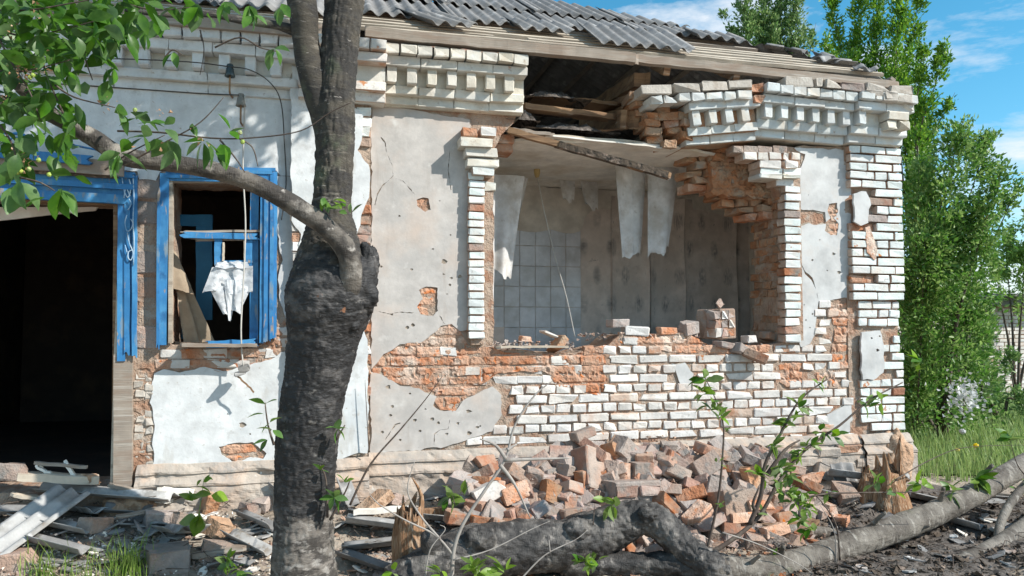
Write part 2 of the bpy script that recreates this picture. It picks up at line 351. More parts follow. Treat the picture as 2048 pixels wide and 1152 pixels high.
# --- spalled, orange brickwork: broken faces with the courses still readable
def spall_disp(depth=.02):
    def f(x, z):
        g = ((z - Z0) / H) % 1.0; gr = .014 if g < .13 or g > .93 else 0
        k = int((z - Z0) / H); h = ((x / (.25 if k % 2 else .125)) + .37 * k) % 1.0
        if h < .07: gr = .014
        return depth * (fbm(x * 7, z * 7, 1.7) * .9 + .35 * fbm(x * 26, z * 26, 3)) + gr
    return f
for n_, pl in enumerate([
    [(744, 736), (770, 705), (800, 690), (850, 683), (880, 655), (905, 648), (922, 660), (935, 690), (985, 694), (1010, 704), (1090, 708), (1150, 708), (1212, 690), (1216, 790), (1180, 788), (1150, 775), (1120, 776), (1090, 742), (1000, 745), (960, 770), (930, 800), (912, 822), (880, 820), (868, 800), (872, 785), (840, 768), (800, 770), (745, 745)],
    [(1552, 735), (1575, 722), (1602, 726), (1605, 765), (1585, 778), (1556, 762)],
    [(1658, 612), (1700, 606), (1740, 606), (1745, 640), (1704, 655), (1700, 740), (1684, 744), (1664, 724), (1670, 660)],
    [(1628, 742), (1664, 738), (1672, 776), (1640, 768)],
    [(440, 893), (470, 888), (505, 886), (530, 905), (528, 918), (500, 915), (470, 925), (445, 910)],
    [(340, 700), (420, 692), (520, 690), (570, 640), (580, 700), (560, 722), (500, 730), (455, 742), (400, 738), (350, 742), (322, 738)],
    [(826, 570), (880, 570), (880, 634), (828, 634)], [(826, 390), (866, 390), (866, 426), (826, 426)],
    [(1645, 400), (1680, 400), (1680, 474), (1645, 474)],
    [(1240, 664), (1380, 668), (1420, 690), (1540, 690), (1540, 712), (1450, 716), (1380, 706), (1330, 702), (1310, 690), (1240, 690)],
    [(240, 745), (312, 730), (312, 960), (240, 965)]]):
    own(slab('spalled_brickwork', XZ(pl), .004 if n_ not in (6, 7, 8, 10) else .009, .05, m_core if n_ == 10 else m_rubble if n_ == 5 else m_raw, amp=.010, step=.03, grid=.016, disp=spall_disp(.013), smooth=False), house)

# --- plaster, each sheet with its own ragged edge and blast pits
m_under = M('sandy_undercoat', (.40, .335, .27), [((.30, .245, .195), 8, .48, .62), ((.48, .42, .36), 14, .54, .66)], .96, [(.8, .01, 40), (.5, .004, 120)])
def pits(lst, s=.8):
    out = []
    for px, py, r in lst:
        c = xz(px, py); r = r * s / 265
        out.append([(c[0] + r * (1 + .35 * math.sin(3 * a + px)) * math.cos(a), c[1] + r * .8 * math.sin(a)) for a in [i * math.pi / 4 for i in range(8)]])
    return out
def plaster(pl, mat, y=0.0, th=.024, holes=(), pit=(), amp=.010, step=.03, cracks=()):
    own(slab('undercoat', XZ(pl, y), y + .008, .012, m_under, holes=[XZ(h, y) for h in holes], amp=amp * 1.9, step=step * .8), house)
    return own(slab('plaster_sheet', XZ(pl, y), y, th * .4, mat, holes=[XZ(h, y) for h in holes] + pits(pit) + [crack(c) for c in cracks], amp=amp, step=step, grid=.12,
                    disp=lambda x, z: .003 * fbm(x * 2.5, z * 2.5, 9)), house)
def crack(pts, wd=.0018):
    P = XZ(pts); L_ = []; Rr = []
    for i, p in enumerate(P):
        a = Vector(P[max(0, i - 1)]); b_ = Vector(P[min(len(P) - 1, i + 1)]); d = (b_ - a).normalized(); n = Vector((-d.y, d.x)) * wd * (.4 + .6 * math.sin(math.pi * (i + .3) / len(P)))
        L_.append((p[0] + n.x, p[1] + n.y)); Rr.append((p[0] - n.x, p[1] - n.y))
    return L_ + Rr[::-1]
# white field of the left bay
plaster([(-420, 60), (590, 150), (590, 352), (560, 352), (552, 340), (330, 338), (318, 345), (312, 360), (278, 358), (274, 342), (-420, 280)], m_pwhite, amp=.006)
plaster([(310, 748), (330, 736), (360, 745), (400, 735), (455, 742), (500, 728), (540, 718), (562, 704), (590, 705), (590, 985), (305, 990), (288, 950), (310, 925), (306, 880), (308, 850), (300, 805), (303, 775)],
        m_pwhite, holes=[[(436, 893), (470, 886), (505, 884), (532, 906), (526, 918), (500, 914), (470, 926), (443, 910)]], cracks=[[(330, 960), (352, 935), (368, 936), (380, 948), (395, 950)], [(420, 970), (432, 950), (445, 940)], [(480, 960), (500, 962), (520, 955)]], pit=[(485, 850, 8), (455, 828, 3), (540, 860, 3), (500, 868, 3)])
plaster([(553, 352), (590, 352), (590, 690), (575, 640), (560, 600), (556, 560), (566, 520), (554, 470)], m_plight, amp=.008)
# grey-beige field between the piers, upper and lower sheet
plaster([(743, 205), (940, 240), (940, 655), (921, 662), (903, 648), (882, 652), (862, 672), (846, 682), (800, 690), (768, 708), (743, 738)], m_pbeige,
        holes=[[(833, 400), (846, 394), (858, 396), (862, 420), (850, 424), (836, 412)], [(838, 580), (852, 574), (875, 575), (876, 622), (866, 632), (842, 628), (834, 612), (846, 598)]],
        cracks=[[(762, 275), (770, 285), (773, 305), (784, 330), (786, 352), (778, 360), (764, 372), (755, 388), (750, 410)], [(792, 357), (806, 362), (822, 380), (830, 390)], [(880, 630), (884, 640), (889, 648)], [(752, 622), (780, 628), (800, 624), (828, 626)], [(900, 300), (896, 340), (902, 380)]],
        pit=[(888, 523, 7), (903, 556, 4), (887, 548, 4), (815, 655, 4), (826, 650, 4), (823, 539, 3), (900, 570, 3), (763, 533, 3), (866, 498, 3), (799, 432, 3), (920, 553, 6), (784, 629, 3), (901, 470, 3), (894, 588, 2.5), (880, 402, 2.5)])
plaster([(741, 744), (765, 748), (800, 770), (838, 776), (850, 785), (872, 792), (866, 812), (882, 822), (912, 822), (926, 800), (950, 790), (985, 772), (1002, 790), (1004, 830), (990, 848), (985, 862), (955, 872), (930, 880), (890, 894), (741, 908)], m_pbeige,
        cracks=[[(868, 890), (869, 868), (880, 860), (896, 858), (900, 838)], [(770, 880), (790, 850), (800, 846)]],
        pit=[(777, 774, 6), (937, 823, 7), (938, 866, 6), (916, 847, 4), (865, 838, 5), (781, 831, 4), (765, 864, 4), (830, 840, 4), (785, 813, 3), (955, 855, 5), (877, 846, 3), (905, 822, 3), (851, 818, 3), (960, 852, 3), (820, 787, 3), (840, 862, 3), (800, 880, 3), (893, 868, 3)])
# light field beside the corner pier, split by a crack
plaster([(1588, 296), (1702, 300), (1702, 596), (1668, 598), (1638, 606), (1634, 580), (1624, 555), (1612, 545), (1598, 520), (1600, 452), (1618, 446), (1632, 449), (1652, 447), (1650, 424), (1600, 418), (1600, 360), (1586, 350), (1600, 338), (1610, 310)], m_plight,
        holes=[[(1658, 408), (1674, 406), (1676, 424), (1668, 436), (1678, 448), (1674, 470), (1662, 470), (1650, 462), (1652, 444), (1662, 436), (1656, 424)]],
        pit=[(1667, 508, 6), (1678, 545, 6), (1654, 541, 2.5), (1617, 390, 3), (1640, 480, 2.5), (1690, 420, 2.5), (1625, 520, 2.5)])
plaster([(1598, 524), (1610, 548), (1622, 560), (1632, 582), (1636, 606), (1632, 640), (1631, 668), (1620, 688), (1602, 694), (1597, 680)], m_plight, pit=[(1612, 640, 3), (1620, 655, 3), (1608, 610, 3), (1625, 628, 3)])
plaster([(1655, 830), (1702, 800), (1706, 862), (1660, 868)], m_plight)
plaster([(1344, 728), (1370, 726), (1386, 748), (1382, 772), (1362, 768), (1352, 748)], m_plight, y=-.004)

m_stone = M('limed_stone', (.46, .42, .37), [((.36, .31, .26), 9, .5, .64), ((.55, .52, .47), 5, .55, .68)], .93, [(.7, .008, 40)], rnd=.15)
# --- coursed white bricks of the breast wall (English bond), leaving out what is spalled or plastered
white_poly = XZ([(1004, 772), (1040, 752), (1092, 740), (1120, 774), (1150, 773), (1180, 786), (1216, 788), (1216, 697), (1250, 674), (1300, 692), (1330, 702), (1380, 706), (1450, 716), (1540, 712), (1545, 694), (1600, 692), (1632, 688), (1636, 608), (1662, 602), (1676, 640), (1664, 660), (1662, 726), (1690, 748), (1704, 740), (1704, 878), (930, 893), (932, 880), (986, 863), (1006, 832)])
no_white = [XZ(q) for q in ([(1552, 733), (1604, 724), (1606, 768), (1556, 770)], [(1630, 744), (1664, 740), (1670, 772), (1640, 766)], [(1344, 728), (1386, 726), (1384, 772), (1350, 768)], [(1655, 830), (1702, 800), (1706, 862), (1660, 868)])]
for k in range(-1, 18):
    z = Z0 + k * H + H / 2; st = (k % 2 == 0); wd = .252 if st else .1265
    x = .55 + (.063 if st else 0)
    while x < 4.35:
        bw = wd - .012 + random.uniform(-.007, .003); cx = x + wd / 2; x += wd
        if not pip(white_poly, cx, z) or any(pip(q, cx, z) for q in no_white): continue
        if not (pip(white_poly, cx - bw * .4, z) and pip(white_poly, cx + bw * .4, z)):
            if bw > .2: bw *= .5; cx += -.06 if pip(white_poly, cx - .06, z) else .06
        own(brick(cx, -.003 + random.uniform(-.005, .008), z + random.uniform(-.003, .003), bw, H - .012 + random.uniform(-.004, .003), .05, m_wbrick if random.random() < .95 else m_worn, None, rot=(random.uniform(-.03, .03), random.uniform(-.02, .02), random.uniform(-.02, .02)), rough=random.choice((.004, .005, .008)), bev=.007), wall)
# a few white survivors inside the spalled band, and bare ends along the door side
for px, py, bw in [(345, 712, .14), (400, 728, .2), (445, 732, .2), (500, 716, .12), (520, 704, .1), (385, 706, .15), (826, 690, .11), (925, 735, .08), (927, 752, .07), (945, 745, .12), (905, 757, .22), (1185, 725, .20), (1010, 758, .19), (1070, 740, .12), (1150, 740, .12), (960, 770, .1), (935, 792, .12), (1100, 758, .11), (898, 712, .12),
                   (785, 740, .12), (860, 700, .2), (800, 716, .12), (1570, 701, .2), (1180, 700, .1), (1120, 720, .15), (1050, 725, .2), (980, 728, .1), (600, 655, .10), (575, 690, .16), (565, 665, .1), (330, 722, .12), (480, 722, .14), (545, 705, .1), (362, 720, .12), (430, 716, .16)]:
    x, z = xz(px, py); own(brick(x, .002, Z0 + round((z - Z0) / H - .5) * H + H / 2, bw, H - .012, .06, m_wbrick if random.random() < .6 else m_raw, None, rough=.007), wall)
for i in range(13):
    for j, px in enumerate((278, 298)):
        if i in (11,) and j == 0 or random.random() < .1: continue
        x, z = xz(px, 752 + i * 17.5 + j * 5); own(brick(x + random.uniform(-.008, .008), -.004 + random.uniform(0, .02), z, .066 if j else .072, .060, .06, m_stone, None, rough=.007, bev=.012), wall)
for i in range(7):                                            # grey, mortar-smeared courses between door and window
    x, z = xz(296, 375 + i * 50); own(brick(x - .005, .004 + random.uniform(0, .008), z, .19, .175, .06, m_greybl, None, rough=.006, bev=.02), wall)

# --- corner pier
pier = own(mesh('corner_pier', *(lambda b: (b.v, b.f))((lambda b: (b.box((4.545, .225, 1.55), (.50, .45, 3.0)), b.box((4.80, 3.7, 1.62), (.06, 6.5, 3.66)), b)[-1])(Bag())), m_core), house)
px0 = W(1702, 450, -.06).x
for k in range(0, 34):
    z = Z0 + k * H + H / 2
    if z > 2.99: break
    up = z > 1.60
    yf = -.06 if up else -.03
    a, b_ = (px0, 4.835) if up else (4.38, 4.80 + (.03 if z < 1.2 else 0))
    cells = [(.12, .25, .16), (.25, .13, .15), (.18, .25, .10), (.25, .28)][k % 4]; x = a
    tot = sum(cells)
    for i, c in enumerate(cells):
        c = c * (b_ - a) / tot; cx = x + c / 2; x += c
        pz = z
        if pip(XZ([(1706, 384), (1736, 384), (1738, 450), (1708, 452)], -.06), cx, pz) or pip(XZ([(1720, 660), (1768, 658), (1766, 764), (1722, 766)], -.03), cx, pz): continue
        if not up and 1.54 < z and cx < 4.45: continue
        if random.random() < (.02 if up else .05) or (z < .75 and cx < 4.45):
            own(brick(cx, yf + .035, z, c - .012, H - .012, .1, m_raw, None, rough=.010), pier); continue
        own(brick(cx + random.uniform(-.004, .004), yf + random.uniform(-.004, .006), z, c - .013, H - .014, .1, m_bbrick if random.random() < .95 else m_rubble, None, rot=(0, random.uniform(-.015, .015), 0)), pier)
own(slab('plaster_sheet', XZ([(1706, 386), (1730, 384), (1738, 400), (1736, 448), (1722, 450), (1708, 444)], -.06), -.068, .02, m_plight, amp=.013), house)
own(slab('plaster_sheet', XZ([(1722, 662), (1760, 660), (1766, 690), (1766, 745), (1745, 762), (1722, 760)], -.04), -.046, .02, m_plight, amp=.015, holes=pits([(1748, 700, 5), (1736, 676, 3), (1752, 672, 3)])), house)
own(slab('spalled_brickwork', XZ([(1728, 455), (1738, 452), (1752, 500), (1748, 520), (1732, 505)], -.05), -.066, .03, m_raw, amp=.006, step=.02), house)
# soft, washed-out clay foot of the corner
def clay(name, c, sz, mat, seed):
    bm = bmesh.new(); bmesh.ops.create_icosphere(bm, subdivisions=4, radius=1)
    for v in bm.verts:
        n = 1 + .28 * noise.fractal(v.co * 2.2 + Vector((seed, 0, 0)), 1, 2, 5); v.co = Vector((v.co.x * sz[0] * n, v.co.y * sz[1] * n, v.co.z * sz[2] * n)) + Vector(c)
    me = bpy.data.meshes.new(name); bm.to_mesh(me); bm.free(); return put(name, me, mat, None, True)
m_clay = M('washed_clay', (.46, .29, .185), [((.54, .40, .29), 7, .46, .6), ((.30, .18, .11), 14, .52, .64)], .97, [(1, .02, 24), (.6, .006, 90)])
own(clay('crumbled_foot', (4.70, -.04, .26), (.15, .13, .24), m_clay, 3), house)
own(clay('crumbled_foot', (-1.30, -.06, .18), (.17, .14, .12), m_clay, 9), house)

# --- pier behind the cherry trunk
b = Bag(); xl, xr = W(583, 500, -.06).x, W(742, 500, -.06).x
b.box(((xl + xr) / 2, .10, 1.74), (xr - xl - .02, .29, 2.62)); pierA = own(b.build('wall_pier', m_core), house)
plaster([(583, 130), (700, 140), (708, 215), (727, 232), (724, 270), (716, 300), (738, 330), (738, 395), (724, 430), (716, 470), (722, 520), (738, 545), (738, 640), (728, 660), (736, 690), (736, 760), (735, 905), (583, 935), (583, 700), (600, 640), (583, 600), (590, 540), (600, 470), (583, 440)], m_pwhite, y=-.07, th=.03)
for py, bw, mm in [(225, .1, m_bbrick), (245, .14, m_bbrick), (264, .12, m_bbrick), (285, .08, m_rubble), (420, .10, m_raw), (440, .12, m_rubble), (460, .1, m_rubble), (480, .12, m_rubble), (500, .08, m_raw), (655, .1, m_raw), (700, .06, m_wbrick), (720, .05, m_raw), (740, .07, m_raw), (782, .05, m_rubble)]:
    x, z = xz(742, py, -.06); own(brick(x - bw / 2 - .002, -.062, z, bw, H - .012, .08, mm, None, rough=.008), pierA)
for py, bw, mm in [(455, .14, m_wbrick), (475, .1, m_raw), (492, .14, m_wbrick), (512, .12, m_wbrick), (620, .1, m_raw), (640, .14, m_greybl), (660, .1, m_raw)]:
    x, z = xz(583, py, -.06); own(brick(x + bw / 2 + .002, -.062, z, bw, H - .012, .08, mm, None, rough=.008), pierA)

# --- brick jambs either side of the blown-out opening
jamb = own(mesh('window_jamb', *(lambda b: (b.v, b.f))((lambda b: (b.box((W(955, 500, -.02).x, .03, 2.03), (.10, .12, 1.52)), b)[-1])(Bag())), m_core), house)
for i in range(21):
    py = 352 + i * 15.9
    if py > 678: break
    x, z = xz(953, py, -.06); own(brick(x + random.uniform(-.004, .004), -.062 + random.uniform(-.004, .004), z, .118, .052, .11, m_bbrick if i not in (4, 9) else m_rubble, None, rot=(0, random.uniform(-.02, .02), 0)), jamb)
for py, a, b_, d, mm in [(282, 921, 985, .155, m_corn), (303, 931, 995, .12, m_corn), (323, 934, 997, .11, m_corn), (263, 925, 955, .1, m_raw), (262, 962, 992, .1, m_wbrick), (341, 945, 988, .1, m_bbrick), (275, 985, 1030, -.1, m_raw), (295, 990, 1026, -.13, m_raw), (372, 970, 992, .0, m_corn)]:
    A = W(a, py, -d); B = W(b_, py, -d); own(brick((A.x + B.x) / 2, -d, A.z, B.x - A.x, .066, .12 + d if d > 0 else .2, mm, None, rough=.006), jamb)
jambR = own(mesh('window_jamb', *(lambda b: (b.v, b.f))((lambda b: (b.box((W(1586, 500, 0).x, .02, 2.0), (.13, .09, 1.42)), b)[-1])(Bag())), m_core), house)
for i in range(21):
    py = 378 + i * 16.6
    if py > 690: break
    x, z = xz(1586, py, -.05); own(brick(x + random.uniform(-.005, .005), -.052 + random.uniform(-.004, .004), z, .15 + random.uniform(-.015, .01), .058, .11, m_bbrick if i % 7 != 3 else m_rubble, None, rot=(0, random.uniform(-.02, .02), 0)), jambR)
for py, cells, d, mm in [(298, (1466, 1488, 1516, 1546, 1576), .03, m_greybl), (311, (1487, 1516, 1538, 1564), .06, m_wbrick), (312, (1567, 1578), .06, m_wbrick), (312, (1583, 1603), .06, m_wbrick), (327, (1520, 1564), .09, m_wbrick), (328, (1570, 1597), .1, m_wbrick), (342, (1520, 1566, 1602), .07, m_bbrick), (351, (1520, 1566, 1602), .10, m_corn), (364, (1552, 1588), .05, m_bbrick)]:
    for a, b_ in zip(cells, cells[1:]):
        A = W(a, py, -d); B = W(b_, py, -d); own(brick((A.x + B.x) / 2, -d, A.z, B.x - A.x - .008, .062 if py != 351 else .035, .10 + d, mm, None, rough=.006), jambR)
# torn-open brickwork above the right jamb and down its reveal: raw bricks at uneven depth
rev = own(mesh('broken_reveal', *(lambda b: (b.v, b.f))((lambda b: (b.box((3.76, .24, 2.0), (.10, .40, 1.45)), b)[-1])(Bag())), m_brown), house)
for i in range(19):
    z = 1.32 + i * H
    for j in range(3):
        o = bpy.data.objects.new('brick', brick_mesh(.12, H - .014, .125, m_brown, random.randrange(5), .008)); o.matrix_local = Matrix.Translation((3.735 + random.uniform(-.012, .02), .09 + j * .14 + (.06 if i % 2 else 0), z)); link(o); own(o, rev)
for i in range(13):
    z = 2.36 + i * .062
    x0 = 2.96 + max(0, (2.62 - z)) * 2.1 + random.uniform(-.05, .05); x = x0 + (.06 if i % 2 else 0)
    xe = 3.72 if i < 5 else 3.50 - (i - 5) * .03
    while x < xe:
        bw = random.choice((.11, .12, .2, .16)); yy = .10 + .22 * max(0, min(1, (xe - x) / .55)) + random.uniform(-.02, .03)
        own(brick(x + bw / 2, yy, z, bw - .01, .058, .22, m_brown if random.random() < .85 else m_raw, None, rough=.010, rot=(0, random.uniform(-.05, .05), random.uniform(-.1, .1))), rev); x += bw
own(slab('broken_core', XZ([(1416, 300), (1500, 298), (1530, 322), (1548, 352), (1566, 385), (1566, 410), (1500, 398), (1428, 390)], .2), .13, .2, m_brown, amp=.02, step=.03, grid=.018, disp=lambda x, z: .11 * max(0, min(1, (3.6 - x) / .6)) + spall_disp(.045)(x, z)), house)
own(slab('plaster_sheet', XZ([(1410, 300), (1424, 300), (1432, 380), (1428, 394), (1414, 384)], .34), .30, .02, m_ceil, amp=.004), house)

# --- plinth with its moulded ledge
prof = [(-.005, .525), (-.028, .515), (-.062, .468), (-.064, .452), (-.050, .448), (-.055, .425), (-.094, .388), (-.096, .372), (-.085, .366), (-.088, .20), (-.094, -.3)]
def plinth(x0, x1, dz=0.0, dy=0.0, amp=.006):
    n = max(2, int((x1 - x0) / .03)); v = []; f = []; fine = []
    for (y0, z0), (y1, z1) in zip(prof, prof[1:]):
        k = 14 if z1 < .3 else 2
        for j in range(k): fine.append((y0 + (y1 - y0) * j / k, z0 + (z1 - z0) * j / k))
    fine.append(prof[-1]); m = len(fine)
    for i in range(n + 1):
        x = x0 + (x1 - x0) * i / n
        for y, z in fine:
            c = max(0, fbm(x * 1.9, z * 4, 5) - .12) * .07 + max(0, fbm(x * 9, z * 9, 6) - .25) * .03
            v.append((x, y + dy + amp * 1.6 * fbm(x * 5, z * 7, 2) + c, z + dz + amp * fbm(x * 4, z * 4, 8)))
    for i in range(n):
        for j in range(m - 1): a = i * m + j; f.append((a, a + 1, a + m + 1, a + m))
    return own(mesh('plinth', v, f, m_plinth, None, False), house)
plinth(xr, 4.36, -.03); plinth(-1.27, xl, -.05, .02); plinth(xl, xr, -.05, -.05); plinth(4.36, 4.86, -.03, -.03)
plinth(-3.9, -2.9, -.05)
for i, (px, py, bw) in enumerate([(1385, 928, .25), (1450, 925, .25), (1510, 925, .22), (1420, 945, .2), (1610, 925, .25), (1660, 905, .2), (1700, 900, .24), (1740, 925, .26), (1690, 935, .2), (1640, 950, .22), (1575, 945, .2), (1560, 900, .2)]):
    x, z = xz(px, py, -.1); own(brick(x, -.112 + random.uniform(0, .012), z, bw, .075, .06, m_plinth if i % 3 else m_greybl, None, rough=.009, bev=.012), wall)

# ------------------------------------------------------------------ cornice: corbelled courses and dentils, in separate lengths
def cornice(x0, x1, dz=0.0, cell=.25, dx0=.03, rot=0.0, pivot=None, out=0.0, mat=None, dent=.147, top=True, raw_left=0, skip=(), s=1.0, side_left=False):
    mat = mat or m_corn
    pv = Vector(pivot or ((x0 + x1) / 2, 0, 3.2)); T = Matrix.Translation(pv) @ Matrix.Rotation(rot, 4, 'Y') @ Matrix.Translation(-pv)
    b = Bag()
    b.box(((x0 + x1) / 2, .16 - out, 3.075 + dz), (x1 - x0 - .01, .38, .07))
    b.box(((x0 + x1) / 2, .13 - out, 3.255 + dz), (x1 - x0 - .01, .44, .29))
    me_o = b.build('cornice', m_corn if not raw_left else m_brown); me_o.matrix_local = T; c = own(me_o, house)
    def put_b(x, y, z, w_, h_, d_, m_, **k):
        o = brick(x, y - out, z + dz, w_, h_, d_, m_, None, **k); own(o, c)
    def row(y, z, h, cell, d, a=x0, e=x1, joint=.003, rough=.004, gap=0.0, m_=None):
        x = a; n = max(1, round((e - a) / cell)); cl = (e - a) / n
        for i in range(n):
            if random.random() < gap: continue
            put_b(a + cl * (i + .5) + random.uniform(-.002, .002), y + random.uniform(-.004, .004), z + random.uniform(-.002, .002), cl - joint, h, d, m_ or mat, rough=rough)
    row(-.06, 3.078, .070, cell, .2); row(-.11, 3.143, .066, cell, .2, joint=.007 if cell < .3 else .002, rough=.006)
    row(-.20, 3.327, .068, .28, .3); 
    x = x0 + dx0; i = 0
    while x < x1 - .03:
        if i not in skip: 
            put_b(x + .035, -.17, 3.237, .070, .118, .14, mat, rough=.005)
            bpy.context.scene.collection.objects[-1].name = 'dentil'
        x += dent; i += 1
    if top: row(-.25, 3.40, .070, .126, .34, joint=.008, rough=.006, gap=.02)
    return c
xA0, xA1 = W(583, 150, -.1).x, W(770, 180, -.1).x
c_mid = cornice(.335, 1.415, out=0.0)
brick_z = 3.46
cA = cornice(-.25, .36, dz=-.01, out=.075, dent=9, skip=(0,), mat=m_wbrick)
c_left = cornice(-3.9, -.26, dz=.0, cell=.62, dx0=(-.577 - .035 + 3.9) % .172, dent=.172, out=-.03, mat=m_pwhite, top=True)
c_R2 = cornice(3.40, 4.26, dz=-.066, rot=R(1.2), mat=m_bcorn, out=.0, side_left=True)
c_R1 = cornice(2.74, 3.385, dz=-.085, rot=R(-8.0), pivot=(3.385, 0, 3.2), mat=m_bcorn, raw_left=1, top=False)
c_cor = cornice(4.265, 4.82, dz=-.066, out=.035, dent=.30, mat=m_bcorn)
# courses left above the cornice, broken off
def loose_row(c, pts, mat, h=.068, d=.2, y=-.2, joint=.01):
    for a, b_, py in pts:
        A = W(a, py, y); B = W(b_, py, y); o = brick((A.x + B.x) / 2, y + random.uniform(-.01, .02), A.z, B.x - A.x - joint, h, d, mat if random.random() < .92 else m_rubble, None, rough=.009, rot=(0, random.uniform(-.03, .03), random.uniform(-.05, .05))); own(o, house)
loose_row(c_mid, [(790, 820, 84), (860, 880, 87), (882, 917, 92), (919, 948, 96), (950, 1010, 101), (1012, 1050, 108)], m_rubble, h=.05, y=-.15)
loose_row(c_R2, [(1575, 1630, 160), (1634, 1648, 163), (1650, 1684, 166), (1686, 1732, 170), (1734, 1780, 172), (1782, 1828, 177)], m_stone, y=-.27)
loose_row(c_cor, [(1732, 1770, 186), (1772, 1798, 190), (1770, 1798, 193), (1800, 1828, 196)], m_stone, y=-.30)
loose_row(c_cor, [(1726, 1776, 210), (1780, 1802, 212), (1806, 1826, 214), (1776, 1818, 231), (1776, 1796, 248), (1798, 1818, 250)], m_corn, y=-.24)
loose_row(c_R2, [(1505, 1530, 172), (1508, 1532, 198)], m_raw, y=-.22)
# the sagging length: two stretcher courses on top and raw broken left end
for row_, h in (([(1282, 1344, 176), (1347, 1402, 173), (1404, 1456, 169), (1458, 1505, 166)], .07), ([(1303, 1327, 199), (1329, 1356, 197), (1358, 1382, 193), (1384, 1410, 192), (1412, 1446, 190), (1448, 1472, 190), (1474, 1506, 187)], .062)):
    for a, b_, py in row_:
        A = W(a, py, -.24); B = W(b_, py, -.24); own(brick((A.x + B.x) / 2, -.24, A.z, B.x - A.x - .01, h, .3, m_stone if h > .065 else m_bcorn, None, rot=(0, R(-5), 0), rough=.007), house)
for i in range(8):
    for j in range(random.choice((2, 3, 3))):
        px = 1272 + i * 9 + j * 33 + random.uniform(-6, 6); py = 193 + i * 13.5
        if px > 1372: continue
        A = W(px, py, -.05); own(brick(A.x, -.12 + random.uniform(0, .14), A.z, random.choice((.11, .13, .19)), .058, .25, m_brown if random.random() < .8 else m_raw, None, rough=.010, rot=(random.uniform(-.08, .08), random.uniform(-.16, .02), random.uniform(-.25, .25))), house)

# ------------------------------------------------------------------ roof: rafters, battens, corrugated sheets
PIT = R(30); TP = math.tan(PIT); EY, EZ = -.26, 3.50
CX = 4.80                                                     # hip starts at this corner
roof = empty('roof', (1, 2, EZ)); own(roof, house)
def own_r(o):
    o.parent = roof; o.matrix_parent_inverse = Matrix.Translation((-1, -2, -EZ)); return o
def RP(x, s, up=0.0):                                         # point on the front slope: s metres up the slope
    return Vector((x, EY + s * math.cos(PIT) - up * math.sin(PIT), EZ + s * math.sin(PIT) + up * math.cos(PIT)))
nrm = Vector((0, -math.sin(PIT), math.cos(PIT)))
def hipx(s): return CX - s * math.cos(PIT)
for i in range(15):
    x = -3.6 + i * .62; e = min(4.2, (CX - x) / math.cos(PIT) - .1)
    if e < .4: continue
    if i in (8, 9): continue
    own_r(plank('rafter', RP(x, .12, -.09), RP(x, e, -.09), .055, .13, m_beam, up=nrm))
# eave timber and battens
own_r(plank('eave_board', RP(-3.9, .02, -.035), RP(.17, .02, -.035), .06, .10, m_wood, up=(0, 0, 1), segs=20))
own_r(plank('eave_board', RP(.19, .02, -.015), RP(2.30, .02, -.03), .07, .075, m_wood, up=(0, 0, 1), segs=20, splinter=.05))
own_r(plank('eave_board', RP(2.25, .06, -.035), RP(4.72, .06, -.065), .06, .065, m_wood, up=(0, 0, 1), segs=16, splinter=.04))
for s, a, b_, wd in [(.16, -3.9, 1.35, .05), (.28, -3.9, 1.2, .04), (.17, 1.1, hipx(.2), .055), (.29, 1.45, hipx(.3) - .05, .06), (.44, -3.9, hipx(.45) - .05, .06), (.58, -.2, hipx(.6) - .05, .05), (.72, -3.9, hipx(.72) - .12, .06), (.98, -3.9, hipx(1.0) - .1, .05), (1.25, -3.9, hipx(1.25), .05), (1.6, -3.9, hipx(1.6), .05), (2.0, -3.9, hipx(2), .05), (2.5, -3.9, hipx(2.5), .05), (3.0, -3.9, hipx(3), .05), (3.6, -3.9, hipx(3.6), .05)]:
    own_r(plank('batten', RP(a, s, 0), RP(b_, s, .0), wd, .028, m_lath if s < .8 else m_wood, up=nrm, segs=14, warp=.003, splinter=.03))
# rafters and battens of the end slope
for k in range(9):
    s = .1 + k * .4
    y0 = EY + s * math.cos(PIT); own_r(plank('batten', (CX - s * math.cos(PIT), y0 + .05, EZ + s * math.sin(PIT)), (CX - s * math.cos(PIT), 7.4 - s * math.cos(PIT), EZ + s * math.sin(PIT)), .05, .028, m_wood, up=(math.sin(PIT), 0, math.cos(PIT)), segs=4))
WV = .118
def sheet(name, wx, ls, mat, amp=.020, torn=(0, 0), th=.006, seed=0, nx=6, ny=6):
    """a corrugated sheet: local x across the waves, local y up the slope, z out of the slope."""
    n = int(wx / WV * nx); v = []; f = []
    for j in range(ny + 1):
        for i in range(n + 1):
            x = wx * i / n; t0 = torn[0] * (.5 + .8 * noise.noise(Vector((x * 5, seed, 0)))); t1 = torn[1] * (.5 + .8 * noise.noise(Vector((x * 5, seed + 9, 0))))
            y = t0 + (ls - t0 - t1) * j / ny
            v.append((x, y, amp * math.cos(2 * math.pi * x / WV) + th / 2 + .004 * noise.noise(Vector((x * 2, y * 2, seed)))))
    m = len(v); v += [(a, b_, c - th) for a, b_, c in v]; q = n + 1
    for j in range(ny):
        for i in range(n):
            a = j * q + i; f.append((a, a + 1, a + q + 1, a + q)); f.append((m + a, m + a + q, m + a + q + 1, m + a + 1))
    for j in range(ny):
        a = j * q; f.append((a, a + q, m + a + q, m + a)); a += n; f.append((a, m + a, m + a + q, a + q))
    for i in range(n):
        a = i; f.append((a, m + a, m + a + 1, a + 1)); a = ny * q + i; f.append((a, a + 1, m + a + 1, m + a))
    me = bpy.data.meshes.new(name); me.from_pydata(v, [], f); me.update(); me.materials.append(mat)
    me.polygons.foreach_set('use_smooth', [True] * len(me.polygons)); return me
